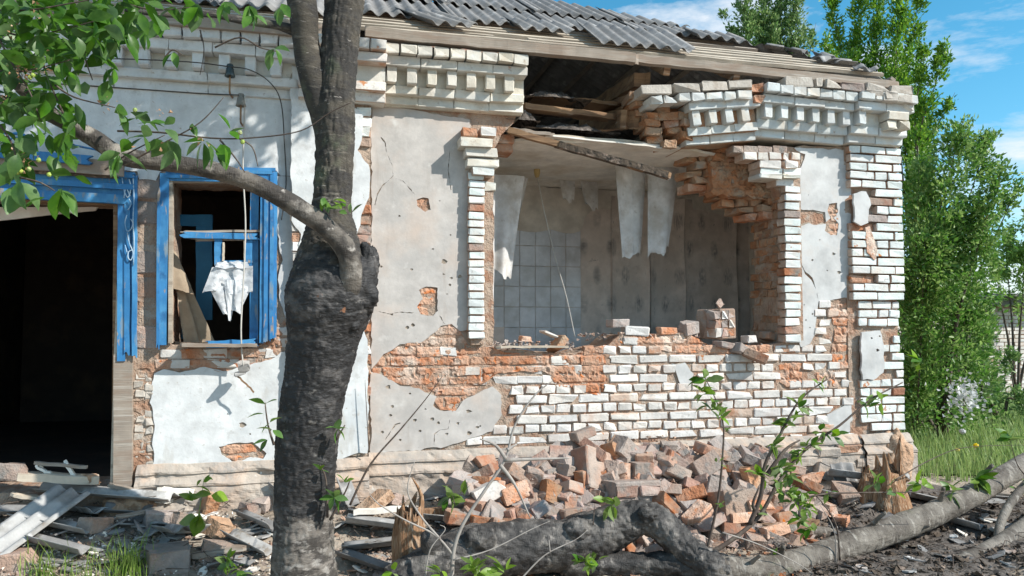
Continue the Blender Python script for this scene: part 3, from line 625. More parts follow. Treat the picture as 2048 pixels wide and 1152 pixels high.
slope_m = Matrix(((1, 0, 0), (0, math.cos(PIT), -math.sin(PIT)), (0, math.sin(PIT), math.cos(PIT)))).to_4x4()
def lay(x, s, lift, wx, ls, torn=(.0, .0), seed=0, tilt=0.0, twist=0.0):
    me = sheet('roof_sheet', wx, ls, m_slate, torn=torn, seed=seed)
    o = bpy.data.objects.new('roof_sheet', me)
    mat = Matrix.Translation(RP(x, s, .045 + lift)) @ slope_m @ Matrix.Rotation(tilt, 4, 'Z') @ Matrix.Rotation(twist, 4, 'X')
    bm = bmesh.new(); bm.from_mesh(me); bm.transform(mat)
    g = list(bm.verts) + list(bm.edges) + list(bm.faces)
    bmesh.ops.bisect_plane(bm, geom=g, plane_co=(CX - .02, EY, EZ), plane_no=(1, 1, 0), clear_outer=True)
    if not bm.verts: bm.free(); return None
    bm.to_mesh(me); bm.free(); link(o); return own_r(o)
ws = WV * 8
for c in range(-4, 5):                                        # columns
    x = .03 + c * (ws - WV * .55)
    s0 = .62 + (.08 if c % 2 else 0) + (.28 if c >= 2 else 0) + (.2 if c >= 3 else 0)
    if c == -1 or c < -1: s0 = .30
    lay(x, s0, .0 + (.004 if c % 2 else 0), ws, 1.45 + (.5 - s0), torn=(.06, 0), seed=c, tilt=R(random.uniform(-.7, .7)))
    lay(x + .02, 1.62, .028, ws, 1.5, seed=c + 20, tilt=R(random.uniform(-.5, .5)))
    lay(x - .02, 2.95, .056, ws, 1.5, seed=c + 40)
# two slipped, broken sheets hanging over the eave
lay(.70, .16, .03, WV * 3.2, .85, torn=(.05, .05), seed=71, tilt=R(16), twist=R(-2))
lay(1.98, .12, .012, WV * 7.0, .75, torn=(.06, 0), seed=72, tilt=R(-2), twist=R(3))
lay(1.42, .45, .02, WV * 4, .5, torn=(.04, 0), seed=73, tilt=R(4))
lay(3.2, .95, .03, WV * 4, .4, torn=(.05, 0), seed=74, tilt=R(-3))
# broken bits along the hip
for i, (s, r_) in enumerate([(.55, .12), (.68, .10), (.8, .14), (.3, .1), (.42, .09), (.2, .08)]):
    p = RP(hipx(s) - .08, s, .05); me = sheet('roof_sheet', WV * 1.6, .22, m_slate, torn=(.05, .05), seed=90 + i, ny=3)
    o = bpy.data.objects.new('roof_sheet', me); o.matrix_local = Matrix.Translation(p) @ slope_m @ Matrix.Rotation(R(30 * i), 4, 'Z'); link(o); own_r(o)
# end slope and rear slope, whole sheets of the same kind
for c in range(8):
    me = sheet('roof_sheet', ws, 4.3, m_slate, seed=200 + c, nx=5, ny=2); o = bpy.data.objects.new('roof_sheet', me)
    mt = Matrix.Translation((CX - .05, .02 + c * .93, EZ + .06)) @ Matrix.Rotation(R(90), 4, 'Z') @ slope_m
    bm = bmesh.new(); bm.from_mesh(me); bm.transform(mt)
    for co, no in (((CX, EY - .02, EZ), (-1, -1, 0)), ((CX, 7.45, EZ), (-1, 1, 0))):
        bmesh.ops.bisect_plane(bm, geom=list(bm.verts) + list(bm.edges) + list(bm.faces), plane_co=co, plane_no=no, clear_outer=True)
    bm.to_mesh(me); bm.free(); link(o); own_r(o)
for c in range(9):
    me = sheet('roof_sheet', ws + .06, 4.4, m_slate, seed=300 + c, nx=5, ny=2); o = bpy.data.objects.new('roof_sheet', me)
    mt = Matrix.Translation((CX - .1 - c * .94, 7.4, EZ + .05)) @ Matrix.Rotation(R(180), 4, 'Z') @ slope_m
    bm = bmesh.new(); bm.from_mesh(me); bm.transform(mt)
    bmesh.ops.bisect_plane(bm, geom=list(bm.verts) + list(bm.edges) + list(bm.faces), plane_co=(CX, 7.45, EZ), plane_no=(1, -1, 0), clear_outer=True)
    bm.to_mesh(me); bm.free(); link(o); own_r(o)
own_r(tube('vent_pipe', [RP(1.55, 3.6, 0), RP(1.55, 3.6, 0) + Vector((0, 0, .35))], [.03, .03], m_metal, segs=8))

# ------------------------------------------------------------------ rooms behind the wall
def board(name, c, size, mat): b = Bag(); b.box(c, size); return own(b.build(name, mat), house)
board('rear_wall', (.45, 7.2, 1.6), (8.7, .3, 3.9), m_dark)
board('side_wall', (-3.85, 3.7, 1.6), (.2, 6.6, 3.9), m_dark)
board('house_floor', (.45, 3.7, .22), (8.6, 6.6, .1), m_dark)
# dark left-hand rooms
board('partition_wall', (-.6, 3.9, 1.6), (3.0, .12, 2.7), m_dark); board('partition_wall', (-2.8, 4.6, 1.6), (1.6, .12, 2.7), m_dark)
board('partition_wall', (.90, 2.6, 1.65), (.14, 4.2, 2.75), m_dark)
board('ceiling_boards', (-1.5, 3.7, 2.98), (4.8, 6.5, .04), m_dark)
# kitchen with tiles and wallpaper
YB = 1.92; XR = 4.52; ZC = 2.87
m_wpaper = M('flowered_wallpaper', (.68, .595, .535), [((.60, .52, .46), 2.5, .46, .66), ((.72, .65, .60), 6, .55, .7)], .9, [(.25, .006, 14)])
# printed sprig motif
nt = m_wpaper.node_tree; N = nt.nodes; L = nt.links; bs = N['Principled BSDF']; src = bs.inputs['Base Color'].links[0].from_socket
g = N.new('ShaderNodeNewGeometry'); sx = N.new('ShaderNodeSeparateXYZ'); L.new(g.outputs['Position'], sx.inputs[0])
def mth(op, a, b_=None):
    n = N.new('ShaderNodeMath'); n.operation = op
    for i, q in enumerate((a, b_)):
        if q is None: continue
        if isinstance(q, (int, float)): n.inputs[i].default_value = q
        else: L.new(q, n.inputs[i])
    return n.outputs[0]
row = mth('FLOOR', mth('DIVIDE', sx.outputs['Z'], .30)); off = mth('MULTIPLY', mth('MODULO', row, 2.0), .15)
dx = mth('SUBTRACT', mth('MODULO', mth('ADD', mth('ADD', sx.outputs['X'], sx.outputs['Y']), off), .30), .15)
dz = mth('SUBTRACT', mth('MODULO', sx.outputs['Z'], .30), .15)
rr = mth('ADD', mth('POWER', mth('DIVIDE', dx, .055), 2), mth('POWER', mth('DIVIDE', dz, .115), 2))
nz = N.new('ShaderNodeTexNoise'); nz.inputs['Scale'].default_value = 28; nz.inputs['Detail'].default_value = 4
fac = mth('MULTIPLY', mth('SUBTRACT', 1.0, rr), mth('MULTIPLY', mth('SUBTRACT', nz.outputs['Fac'], .36), 4.0))
cl = N.new('ShaderNodeClamp'); L.new(fac, cl.inputs[0]); mu = mth('MULTIPLY', cl.outputs[0], .9)
mxn = N.new('ShaderNodeMixRGB'); mxn.inputs['Color2'].default_value = (.20, .195, .195, 1); L.new(mu, mxn.inputs[0]); L.new(src, mxn.inputs[1]); L.new(mxn.outputs[0], bs.inputs['Base Color'])
kb = board('kitchen_wall', ((1.0 + XR) / 2, YB + .06, 1.6), (XR - 1.0, .12, 2.52), m_wpaper)
board('kitchen_wall', (XR + .06, 1.15, 1.62), (.12, 1.85, 2.6), m_inner)
board('kitchen_floor', (2.75, 1.2, .42), (3.6, 1.6, .06), m_plinth)
board('kitchen_wall', (.995, 1.2, 1.62), (.03, 1.55, 2.5), m_inner)  # unseen pale face added over the partition to bounce light into the kitchen
# pasted wallpaper lengths with lifting edges
for a, b_, c in [(1222, 1296, .012), (1298, 1366, .02), (1368, 1470, .012)]:
    A = W(a, 520, YB); B = W(b_, 520, YB); n = 10; v = []; f = []
    for i in range(n + 1):
        for j in range(9):
            t = i / n; z = 1.1 + 1.7 * j / 8; cur = c + (.03 * max(0, t - .8) / .2 + .02 * max(0, .15 - t) / .15) * (1 + .5 * math.sin(j * 1.3 + a))
            v.append((A.x + (B.x - A.x) * t, YB - cur, z))
    for i in range(n):
        for j in range(8): q = i * 9 + j; f.append((q, q + 9, q + 10, q + 1))
    own(mesh('wallpaper_length', v, f, m_wpaper, None, True), house)
# tiles
tw, th_ = .166, .212; x0 = W(1161, 500, YB).x - 8 * tw
tm = brick_mesh(tw - .005, th_ - .005, .008, m_tile, 0, .0004, .002)
for i in range(8):
    for j in range(7):
        z = 1.08 + j * th_
        if z > 2.45 or (random.random() < .02): continue
        o = bpy.data.objects.new('tile', tm); o.matrix_local = Matrix.Translation((x0 + (i + .5) * tw, YB - .005, z)); link(o); own(o, kb)
own(slab('stripped_plaster', [(x0, 2.38), (x0 + 8 * tw, 2.40), (x0 + 8 * tw + .1, 2.62), (XR - .9, 2.70), (XR - .3, 2.66), (XR, 2.60), (XR, ZC), (x0, ZC)], YB - .015, .02, m_inner, amp=.03, step=.08), house)
# ceiling of boards and whitewash, broken along its front
own(slab('kitchen_ceiling', [(1.0, .30), (1.20, .16), (1.5, .08), (1.9, .05), (2.3, .02), (2.7, .02), (3.0, .12), (3.5, .3), (4.7, .35), (4.7, 2.05), (1.0, 2.05)], -ZC, -.02, m_ceil, axes='xy', amp=.02, step=.06), house)

# ------------------------------------------------------------------ door surround, left window
own(slab('light_block_slab', XZ([(1418, 300), (1640, 300), (1640, 400), (1500, 398), (1424, 388)], .38), .36, .06, m_brown, amp=.01), house)  # added slab behind the torn bricks, blocks a slit of sun
def strip(name, a, b_, wdt, th, mat, parent, y, up=(0, -1, 0), sp=.0, yb=None):
    A = W(a[0], a[1], y); B = W(b_[0], b_[1], y if yb is None else yb); return own(plank(name, A, B, wdt, th, mat, up=up, splinter=sp, segs=6, warp=.002), parent)
def wpx(n): return n / 262.0
dfr = strip('door_frame', (246, 344), (244, 722), wpx(13), .06, m_blue, house, -.01)
for i, (x_, w_, y_) in enumerate([(255, 9, -.035), (263, 8, -.02), (269, 7, -.045)]):
    strip('moulding', (x_ + 1, 346), (x_, 712 + 3 * i), wpx(w_), .03, m_blue, dfr, y_, sp=.03)
strip('bare_post', (249, 700), (248, 985), wpx(30), .08, m_wood, dfr, .01, sp=.03)
strip('bare_lath', (235, 400), (231, 985), wpx(9), .07, m_beam, dfr, .03, sp=.04)
strip('bare_lath', (239, 560), (226, 985), wpx(8), .03, m_lath, dfr, .0, sp=.12)
for py0, w_, y_ in [(348, 10, -.06), (359, 12, -.03), (371, 10, -.05), (383, 14, -.015), (397, 16, -.03)]:
    strip('moulding', (-160, py0 - 20), (272, py0 + 4), wpx(w_), .04, m_blue, dfr, y_, sp=.02)
strip('lintel', (-160, 386), (240, 410), wpx(9), .10, m_beam, dfr, .06)
strip('canopy_board', (-60, 301), (190, 322), wpx(16), .03, m_blue, dfr, -.14, sp=.05)
strip('canopy_board', (-60, 316), (250, 338), wpx(9), .10, m_wood, dfr, -.10, up=(0, 0, 1), sp=.05)
strip('canopy_board', (-60, 328), (240, 346), wpx(6), .08, m_char, dfr, -.08, up=(0, 0, 1), sp=.05)
own(slab('pale_panel', XZ([(-60, 414), (195, 414), (190, 421), (95, 430), (4, 441), (-60, 446)], .35), .35, .02, m_ceil, amp=.002), house)
def rod(name, pts, y, r, mat, parent): return own(tube(name, [W(a, b_, y) for a, b_ in pts], [r] * len(pts), mat, segs=6, sub=4), parent)
rod('scroll_rod', [(-40, 268), (30, 268), (90, 280), (160, 293), (215, 304)], -.10, .007, m_blue, dfr)
for c, r in (((34, 285), 26), ((34, 287), 17)):
    rod('scroll_rod', [(c[0] + r * math.cos(a), c[1] - r * .75 * math.sin(a)) for a in [-.3 + i * .5 for i in range(8)]], -.10, .005, m_blue, dfr)
sc = [[(244, 352), (248, 380), (256, 395), (262, 375), (258, 358)], [(248, 396), (252, 376), (260, 392)], [(254, 430), (250, 445), (254, 462), (262, 458), (266, 446), (261, 438)], [(255, 465), (258, 485), (266, 505), (262, 520), (256, 515), (257, 504), (264, 500)], [(250, 490), (254, 505)], [(266, 350), (268, 400), (266, 440), (268, 480), (267, 530)], [(256, 420), (262, 408), (258, 398)]]
for q in sc: rod('carved_scroll', q, -.066, .004, m_lace, dfr)

win = strip('window_frame', (331, 348), (324, 690), wpx(15), .07, m_blue, house, -.02)
strip('casing_strip', (343, 362), (341, 686), wpx(6), .05, m_lath, win, -.01)
strip('casing_strip', (319, 372), (316, 700), wpx(5), .03, m_blue, win, -.045, sp=.05)
for i, (x_, w_) in enumerate([(524, 7), (531, 6), (537, 6), (543, 6), (549, 6)]):
    strip('casing_strip', (x_ + 2, 340 + (4 - i) * 4), (x_, 690 - i * 3), wpx(w_ + 1), .03, m_blue, win, -.03 - .012 * (i % 2), sp=.02)
    strip('casing_strip', (332, 336 + (4 - i) * 5.5), (x_ + 2, 340 + (4 - i) * 5.5), wpx(w_), .03, m_blue, win, -.03 - .012 * (i % 2) - .002)
strip('casing_strip', (336, 362), (524, 366), wpx(6), .05, m_wood, win, -.005)
sash = strip('sash', (510, 372), (508, 690), wpx(15), .05, m_blue, win, .03)
strip('transom', (357, 470), (522, 474), wpx(11), .05, m_blue, win, .0, sp=.06)
strip('transom', (360, 464), (528, 462), wpx(4), .03, m_wood, win, -.01, sp=.05)
strip('transom', (380, 480), (506, 478), wpx(5), .03, m_wood, win, .02, sp=.06)
for a, b_, w_ in [((437, 474), (437, 532), 13), ((498, 478), (498, 526), 13), ((430, 528), (506, 526), 11)]: strip('vent_sash', a, b_, wpx(w_), .04, m_blue, win, .015 + (.004 if w_ == 11 else 0))
strip('glazing_bead', (490, 479), (490, 522), wpx(3), .03, m_lath, win, .0); strip('glazing_bead', (447, 485), (447, 522), wpx(3), .03, m_lath, win, .0)
sill = plank('sill', W(402, 690, -.03), W(524, 684, -.03), wpx(13), .05, m_blue, splinter=.06, up=(0, -1, 0)); own(sill, win)
own(plank('sill_board', W(352, 690, .0) + Vector((0, -.05, 0)), W(520, 690, 0) + Vector((0, -.06, 0)), .20, .022, m_wood, splinter=.07, up=(0, 0, 1)), win)
own(plank('sill_board', W(340, 688, .08), W(440, 690, .08), .10, .03, m_char, splinter=.06, up=(0, 0, 1)), win)
# blue shelf frame standing inside the dark room
inn = strip('inner_frame', (409, 430), (409, 640), wpx(30), .03, m_blued, house, .42)
strip('rail', (346, 441), (424, 441), wpx(22), .028, m_blued, inn, .42 - .004); strip('rail', (340, 652), (378, 652), wpx(50), .03, m_blued, inn, .46)

def drape(name, ta, tb, ba, bb, mat, folds=2.0, amp=.02, ragged=.02, n=22, m=18, sag=0.0, ph=0.0, parent=None, curl=0.0):
    ta, tb, ba, bb = map(Vector, (ta, tb, ba, bb)); v = []; f = []
    nr = (tb - ta).cross(ba - ta).normalized()
    for j in range(m + 1):
        t = j / m
        for i in range(n + 1):
            u = i / n; p = (ta.lerp(tb, u)).lerp(ba.lerp(bb, u), t)
            if j == m: p += (ta - ba).normalized() * ragged * (1.3 * noise.noise(Vector((u * 2.6, ph, 0))) + .3 * noise.noise(Vector((u * 11, ph, 4))))
            p += nr * (amp * (.35 + .65 * t) * math.sin(u * folds * 2 * math.pi + ph + t * 1.2) + sag * math.sin(t * math.pi) + .006 * fbm(u * 4, t * 5, ph) + curl * (t ** 3) * (u - .5) ** 2 * 4)
            v.append(p)
    for j in range(m):
        for i in range(n): a = j * (n + 1) + i; f.append((a, a + 1, a + n + 2, a + n + 1))
    return mesh(name, v, f, mat, parent, True)
y = .30
c1 = drape('window_curtain', W(344, 520, .16), W(360, 530, .22), W(372, 686, .14), W(428, 690, .24), m_cloth, 1.6, .022, .01)
tag(c1, 'dirty brown curtain hanging twisted inside the small blue window', 'curtain')
c2 = drape('curtain_flap', W(345, 500, .12), W(352, 505, .16), W(344, 578, .10), W(392, 588, .16), m_cloth, 1.0, .012, .01, parent=c1)
rg = empty('lace_rag', W(455, 535, -.01)); tag(rg, 'torn white lace rag hanging from the vent sash of the blue window', 'rag')
def own_at(o, p): o.parent = p; o.matrix_parent_inverse = Matrix.Translation(-p.location); return o
own_at(drape('lace', W(424, 534, -.02), W(506, 532, -.02), W(404, 585, -.06), W(506, 588, -.03), m_rag, 2.5, .012, .02, ph=1), rg)
own_at(drape('lace', W(416, 572, -.045), W(504, 572, -.03), W(446, 628, -.06), W(480, 622, -.05), m_rag, 1.8, .012, .04, ph=2), rg)
own_at(drape('lace', W(448, 560, -.05), W(476, 560, -.05), W(457, 642, -.06), W(462, 640, -.06), m_rag, .8, .008, .01, ph=3), rg)
own_at(drape('lace', W(436, 522, .0), W(494, 522, .0), W(430, 536, -.04), W(500, 536, -.04), m_rag, 2, .008, .0, ph=3), rg)

# ------------------------------------------------------------------ insulators and wires on the left bay
def lathe(name, prof, c, mat, parent=None, segs=16, tilt=(0, 0, 0)):
    v = []; f = []; n = len(prof)
    for r, z in prof:
        for k in range(segs): a = 2 * math.pi * k / segs; v.append((r * math.cos(a), r * math.sin(a), z))
    for i in range(n - 1):
        for k in range(segs): a = i * segs + k; b_ = i * segs + (k + 1) % segs; f.append((a, a + segs, b_ + segs, b_))
    f.append(tuple(range(segs))); f.append(tuple((n - 1) * segs + k for k in range(segs - 1, -1, -1)))
    o = mesh(name, v, f, mat, parent, True); o.location = c; o.rotation_euler = tilt; return o
ip = [(.006, .035), (.018, .033), (.024, .022), (.021, .008), (.026, .002), (.029, -.03), (.036, -.052), (.033, -.055), (.02, -.045)]
for px, py, mm, lab, yy in [(460, 138, m_porc, 'dark glass insulator on a pin below the dentil cornice', -.16), (482, 197, m_porcl, 'dusty grey insulator holding the hanging white cable', -.15)]:
    p = W(px, py, yy); e = empty('insulator', p); tag(e, lab, 'insulator', 'insulators on the left bay')
    lathe('cap', ip, (0, 0, 0), mm, e)
    tube('pin', [(0, 0, -.04), (0, 0, -.14), (.0, .03, -.165), (0, -yy + .02, -.15)], [.007] * 4, m_beam, e, segs=6, sub=3)
def wire(name, pts, r, mat, lab, cat='wire', grp=None):
    o = tube(name, pts, [r] * len(pts), mat, segs=5, sub=6); tag(o, lab, cat, grp); return o
wire('wire', [W(-60, 108, -.3), W(110, 116, -.25), W(250, 118, -.2), W(380, 124, -.18), W(455, 133, -.18), W(500, 140, -.17), W(540, 165, -.12), W(562, 205, -.06), W(569, 290, -.03), W(572, 370, -.02), W(563, 440, -.02)], .0042, m_wired, 'dark wire running along the cornice and looping down past the upper insulator')
wire('wire', [W(-60, 158, -.3), W(120, 168, -.25), W(300, 180, -.2), W(400, 187, -.17), W(478, 190, -.17)], .0045, m_wired, 'straight wire tied to the lower insulator')
wire('hanging_cable', [W(490, 190, -.17), W(488, 260, -.10), W(486, 340, -.10), W(491, 450, -.09), W(487, 560, -.10), W(482, 660, -.11), W(486, 732, -.12)], .0055, m_wire, 'pale cable hanging in front of the small blue window', 'cable')
jb = empty('junction_box', W(488, 738, -.12)); tag(jb, 'small broken junction box dangling at the end of the pale cable', 'junction box')
bx = brick_mesh(.075, .04, .05, m_slatel, 0, .006); o = bpy.data.objects.new('lid', bx); link(o, jb); o.rotation_euler = (R(20), R(-25), 0)
o = bpy.data.objects.new('lid', bx); link(o, jb); o.location = (-.025, -.01, -.03); o.rotation_euler = (R(10), R(-15), R(10)); o.scale = (1, .6, .6)
plank('strip_end', (-.04, 0, -.05), (.07, 0, -.16), .012, .006, m_beam, jb, up=(0, -1, 0))

# ------------------------------------------------------------------ attic, ceiling edge and what hangs from it
def apart(name, a, b_, wd, th, mat, sp=.06, up=(0, 0, 1), segs=10): return own(plank(name, a, b_, wd, th, mat, up=up, splinter=sp, segs=segs, warp=.006), house)
apart('attic_beam', W(1288, 156, -.02), W(1190, 215, 1.6), .12, .11, m_beam)
apart('attic_beam', W(1270, 196, .0), W(1190, 225, 1.4), .11, .05, m_beam)
apart('attic_beam', W(1262, 238, .05), W(1170, 250, 1.3), .15, .15, m_beam)
apart('attic_beam', W(1272, 216, .06), W(1190, 235, 1.2), .12, .05, m_beam)
apart('attic_joist', W(1040, 214, .10), W(1230, 236, .22), .10, .045, m_beam)
apart('attic_joist', W(1036, 208, .5), W(1240, 225, .6), .5, .03, m_beam)
def heap(name, c, sx, sy, h, mat, seed, n=26):
    v = []; f = []
    for j in range(n + 1):
        for i in range(n + 1):
            u = i / n * 2 - 1; t = j / n * 2 - 1; r = max(0, 1 - (u * u + t * t))
            v.append((c[0] + u * sx, c[1] + t * sy, c[2] + h * r ** .7 * (1 + .7 * fbm(u * 4 + seed, t * 4, 1)) + .03 * h * random.uniform(-1, 1) - .01))
    for j in range(n):
        for i in range(n): a = j * (n + 1) + i; f.append((a, a + 1, a + n + 2, a + n + 1))
    return own(mesh(name, v, f, mat, None, False), house)
p = W(1095, 212, .35); heap('ash_debris', p, .30, .28, .09, m_soot, 3)
p = W(1130, 262, .25); heap('ash_debris', p + Vector((0, 0, -.03)), .42, .2, .07, m_soot, 5); p = W(1040, 240, .12); heap('ash_debris', p + Vector((0, 0, -.02)), .14, .12, .09, m_soot, 8)
apart('ceiling_lath', W(1006, 258, .04), W(1110, 272, .02), .06, .025, m_wood, .1); apart('ceiling_lath', W(1020, 268, .12), W(1380, 296, .12), .12, .02, m_lath, .1)
apart('ceiling_lath', W(1080, 272, .05), W(1340, 300, .03), .10, .012, m_ceil, .1)
hb = plank('fallen_batten', W(1014, 260, .02), W(1346, 354, -.22), .055, .045, m_beam, up=(0, 0, 1), splinter=.06, segs=16)
tag(hb, 'brown and charred batten hanging slantwise across the top of the opening', 'batten')
o = plank('charred_length', W(1108, 287, -.055), W(1344, 353.4, -.222), .060, .050, m_char, hb, up=(0, 0, 1), splinter=.04, segs=12)

def strip_paper(px, lab, top, bot, yy, **k):
    o = drape('hanging_wallpaper', W(top[0], top[1], yy), W(top[2], top[3], yy + .06), W(bot[0], bot[1], yy - .02), W(bot[2], bot[3], yy + .04), m_paper, **k); tag(o, lab, 'wallpaper', 'torn wallpaper hanging from the kitchen ceiling'); return o
strip_paper(0, 'folded white wallpaper strip, the left of the two long ones hanging from the ceiling', (1231, 328, 1262, 332), (1249, 516, 1264, 512), .75, folds=.6, amp=.03, ph=.4)
strip_paper(0, 'narrow wallpaper strip tucked behind the left long hanging strip', (1264, 332, 1290, 334), (1260, 510, 1281, 506), .80, folds=.5, amp=.025, ph=2)
strip_paper(0, 'wide white wallpaper strip, the right of the two long ones hanging from the ceiling', (1296, 330, 1358, 338), (1300, 516, 1342, 492), .70, folds=1.0, amp=.04, ph=.2, ragged=.05)
strip_paper(0, 'short torn wallpaper flap hanging right of the lamp holder', (1118, 358, 1150, 362), (1128, 398, 1146, 402), 1.5, folds=.6, amp=.02, ragged=.05)
strip_paper(0, 'pointed wallpaper flap midway between the lamp holder and the long strips', (1160, 360, 1194, 356), (1172, 408, 1194, 420), 1.5, folds=.6, amp=.02, ragged=.06)
strip_paper(0, 'wide cream wallpaper sheet hanging inside the left edge of the opening', (982, 348, 1050, 352), (986, 545, 1024, 556), .62, folds=1.2, amp=.03, ragged=.05)
strip_paper(0, 'bright white torn strip beside the left brick jamb', (972, 386, 990, 392), (978, 600, 986, 604), .30, folds=.5, amp=.01, ragged=.03)
strip_paper(0, 'small ragged wallpaper scrap above the tiled wall', (1030, 352, 1055, 356), (1030, 420, 1040, 424), 1.2, folds=.8, amp=.02, ragged=.05)
lp = empty('lamp_holder', W(1074, 345, 1.1)); tag(lp, 'yellowed lamp holder with a dangling cord under the kitchen ceiling', 'lamp holder')
lathe('socket', [(.012, .07), (.030, .068), (.03, .0), (.024, -.03), (.012, -.05)], (0, 0, 0), m_brass, lp, 12)
lathe('ceiling_rose', [(.06, .09), (.06, .075), (.02, .07)], (0, 0, .03), m_ceil, lp, 14)
P = [W(1074, 352, 1.1), W(1080, 380, 1.0), W(1090, 430, .9), W(1112, 520, .8), W(1132, 590, .7), W(1150, 674, .62)]
o = tube('cord', [q - lp.location for q in P], [.004] * 6, m_wire, lp, segs=5, sub=5)

# ------------------------------------------------------------------ ground
m_soil = M('trampled_rubble_soil', (.30, .245, .19), [((.40, .345, .285), 3, .46, .62), ((.17, .145, .12), 5, .52, .66), ((.50, .46, .41), 14, .6, .68)], .97, [(1, .03, 16), (.6, .01, 70)])
m_turf = M('turf_soil', (.10, .145, .04), [((.16, .13, .08), 3, .5, .66)], .97, [(1, .03, 20)])
def gz(x, y):
    """height of the ground: debris banked against the wall, level further out"""
    d = max(0., min(1., (y + 1.05) / .85)); z = -.10 + .26 * d * d * (3 - 2 * d) if y < .3 else .16
    if x > 4.2: z = z + (0.0 - z) * min(1., (x - 4.2) * .9)
    if x < -1.2: z += .06 * min(1, (-1.2 - x))
    z += .05 * noise.noise(Vector((x * 1.3, y * 1.3, 0))) + .03 * noise.noise(Vector((x * 4, y * 4, 2)))
    if x > 5.5 or y > .8: z = z * .4
    return z
def grid_sheet(name, xs, ys, hf, mat, parent=None, hole=None):
    v = []; f = []; nx = len(xs)
    for b_ in ys:
        for a in xs: v.append((a, b_, hf(a, b_)))
    for j in range(len(ys) - 1):
        for i in range(nx - 1): q = j * nx + i; f.append((q, q + 1, q + nx + 1, q + nx))
    return mesh(name, v, f, mat, parent, True)
def axis(fine0, fine1, st, far):
    a = [fine0 + st * i for i in range(int((fine1 - fine0) / st) + 1)]; s = st; l = fine0; r = a[-1]; out = list(a)
    while l > -far: s *= 1.6; l -= s; out.insert(0, l)
    s = st
    while r < far: s *= 1.6; r += s; out.append(r)
    return out
xs = axis(-3.5, 8.0, .045, 600); ys = axis(-2.8, 1.2, .045, 600)
def ground_h(x, y):
    if abs(x) > 30 or abs(y) > 30: return 0.0
    return gz(x, y) + (.018 * fbm(x * 9, y * 9, 4) if -4 < x < 9 and -4 < y < 2 else 0)
gnd = grid_sheet('ground', xs, ys, ground_h, m_soil); gnd['kind'] = 'structure'
verge = grid_sheet('grass_verge', [5.0 + i * .25 for i in range(40)], [.35 + i * .25 for i in range(36)], lambda x, y: ground_h(x, y) + .012, m_turf); verge['kind'] = 'structure'

# burnt patch at the lower right
_bp = [(2.6, -1.75), (3.3, -1.9), (4.6, -1.6), (5.6, -.9), (5.5, -.2), (4.9, -.05), (4.3, -.22), (3.7, -.35), (3.2, -.7), (2.8, -1.1)]
def burnt_sheet():
    o = jag(_bp, .09, .12, 3.0); gx = [2.3 + i * .05 for i in range(70)]; gy = [-2.1 + i * .05 for i in range(46)]; v = []; f = []; n = len(gx)
    for b_ in gy:
        for a in gx: v.append((a, b_, ground_h(a, b_) + .008 + .02 * max(0, fbm(a * 8, b_ * 8, 3))))
    for j in range(len(gy) - 1):
        for i in range(n - 1):
            if pip(o, gx[i] + .025, gy[j] + .025): q = j * n + i; f.append((q, q + 1, q + n + 1, q + n))
    return mesh('burnt_ground', v, f, M('burnt_soil', (.115, .10, .088), [((.16, .135, .115), 6, .48, .62), ((.025, .022, .02), 9, .52, .64), ((.26, .235, .21), 22, .62, .70)], .97, [(1, .03, 18), (.6, .01, 70)]), None, True)
bs_ = burnt_sheet(); bs_['kind'] = 'structure'
# ------------------------------------------------------------------ fallen bricks
def chunk_mesh(w_, h_, d_, mat, seed, rough=.014, cut=.3):
    """a broken brick: box with snapped corners and rough break faces"""
    rnd = random.Random(seed); bm = bmesh.new(); bmesh.ops.create_cube(bm, size=1.0)
    for v in bm.verts: v.co = Vector((v.co.x * w_, v.co.y * d_, v.co.z * h_))
    for _ in range(rnd.choice((0, 1, 1, 2))):
        no = Vector((rnd.choice((-1, 1)), rnd.uniform(-.8, .8), rnd.uniform(-.8, .8))).normalized()
        co = no * (w_ * rnd.uniform(.28, .46))
        g = bmesh.ops.bisect_plane(bm, geom=list(bm.verts) + list(bm.edges) + list(bm.faces), plane_co=co, plane_no=no, clear_outer=True)
        ed = [e for e in bm.edges if e.is_boundary]
        if ed: bmesh.ops.holes_fill(bm, edges=ed)
    bmesh.ops.bevel(bm, geom=list(bm.edges), offset=.006, segments=1, affect='EDGES')
    bmesh.ops.triangulate(bm, faces=[f for f in bm.faces if len(f.verts) > 4])
    for v in bm.verts: v.co += Vector((rnd.uniform(-1, 1), rnd.uniform(-1, 1), rnd.uniform(-1, 1))) * rough * .35
    bmesh.ops.recalc_face_normals(bm, faces=bm.faces)
    me = bpy.data.meshes.new('fallen_brick'); bm.to_mesh(me); bm.free(); me.materials.append(mat); return me
brk = [chunk_mesh(*s, m_rubble, 11 + i) for i, s in enumerate([(.26, .075, .13)] * 6 + [(.17, .075, .13)] * 5 + [(.12, .08, .13)] * 4)]
brg = [chunk_mesh(*s, m_greybl, 51 + i) for i, s in enumerate([(.25, .07, .12)] * 3 + [(.15, .08, .12)] * 3 + [(.24, .14, .13)] * 2)]
HEAP = 'broken bricks in the heap under the opening'
def heap_y(py): return -.24 - max(0, (py - 890)) / 170 * .62
def loose(px, py, w_, h_, d_, rot, mat=None, lab=None, name='fallen_brick', y=None, cat='brick', group=HEAP, rough=.014, seed=None):
    me = chunk_mesh(w_, h_, d_, mat or m_rubble, seed if seed is not None else int(px * 3 + py), rough)
    o = bpy.data.objects.new(name, me); o.matrix_local = Matrix.Translation(W(px, py, heap_y(py) if y is None else y)) @ Euler([R(a) for a in rot]).to_matrix().to_4x4(); link(o)
    return tag(o, lab or 'broken red brick lying loose in the heap under the opening', cat, group)
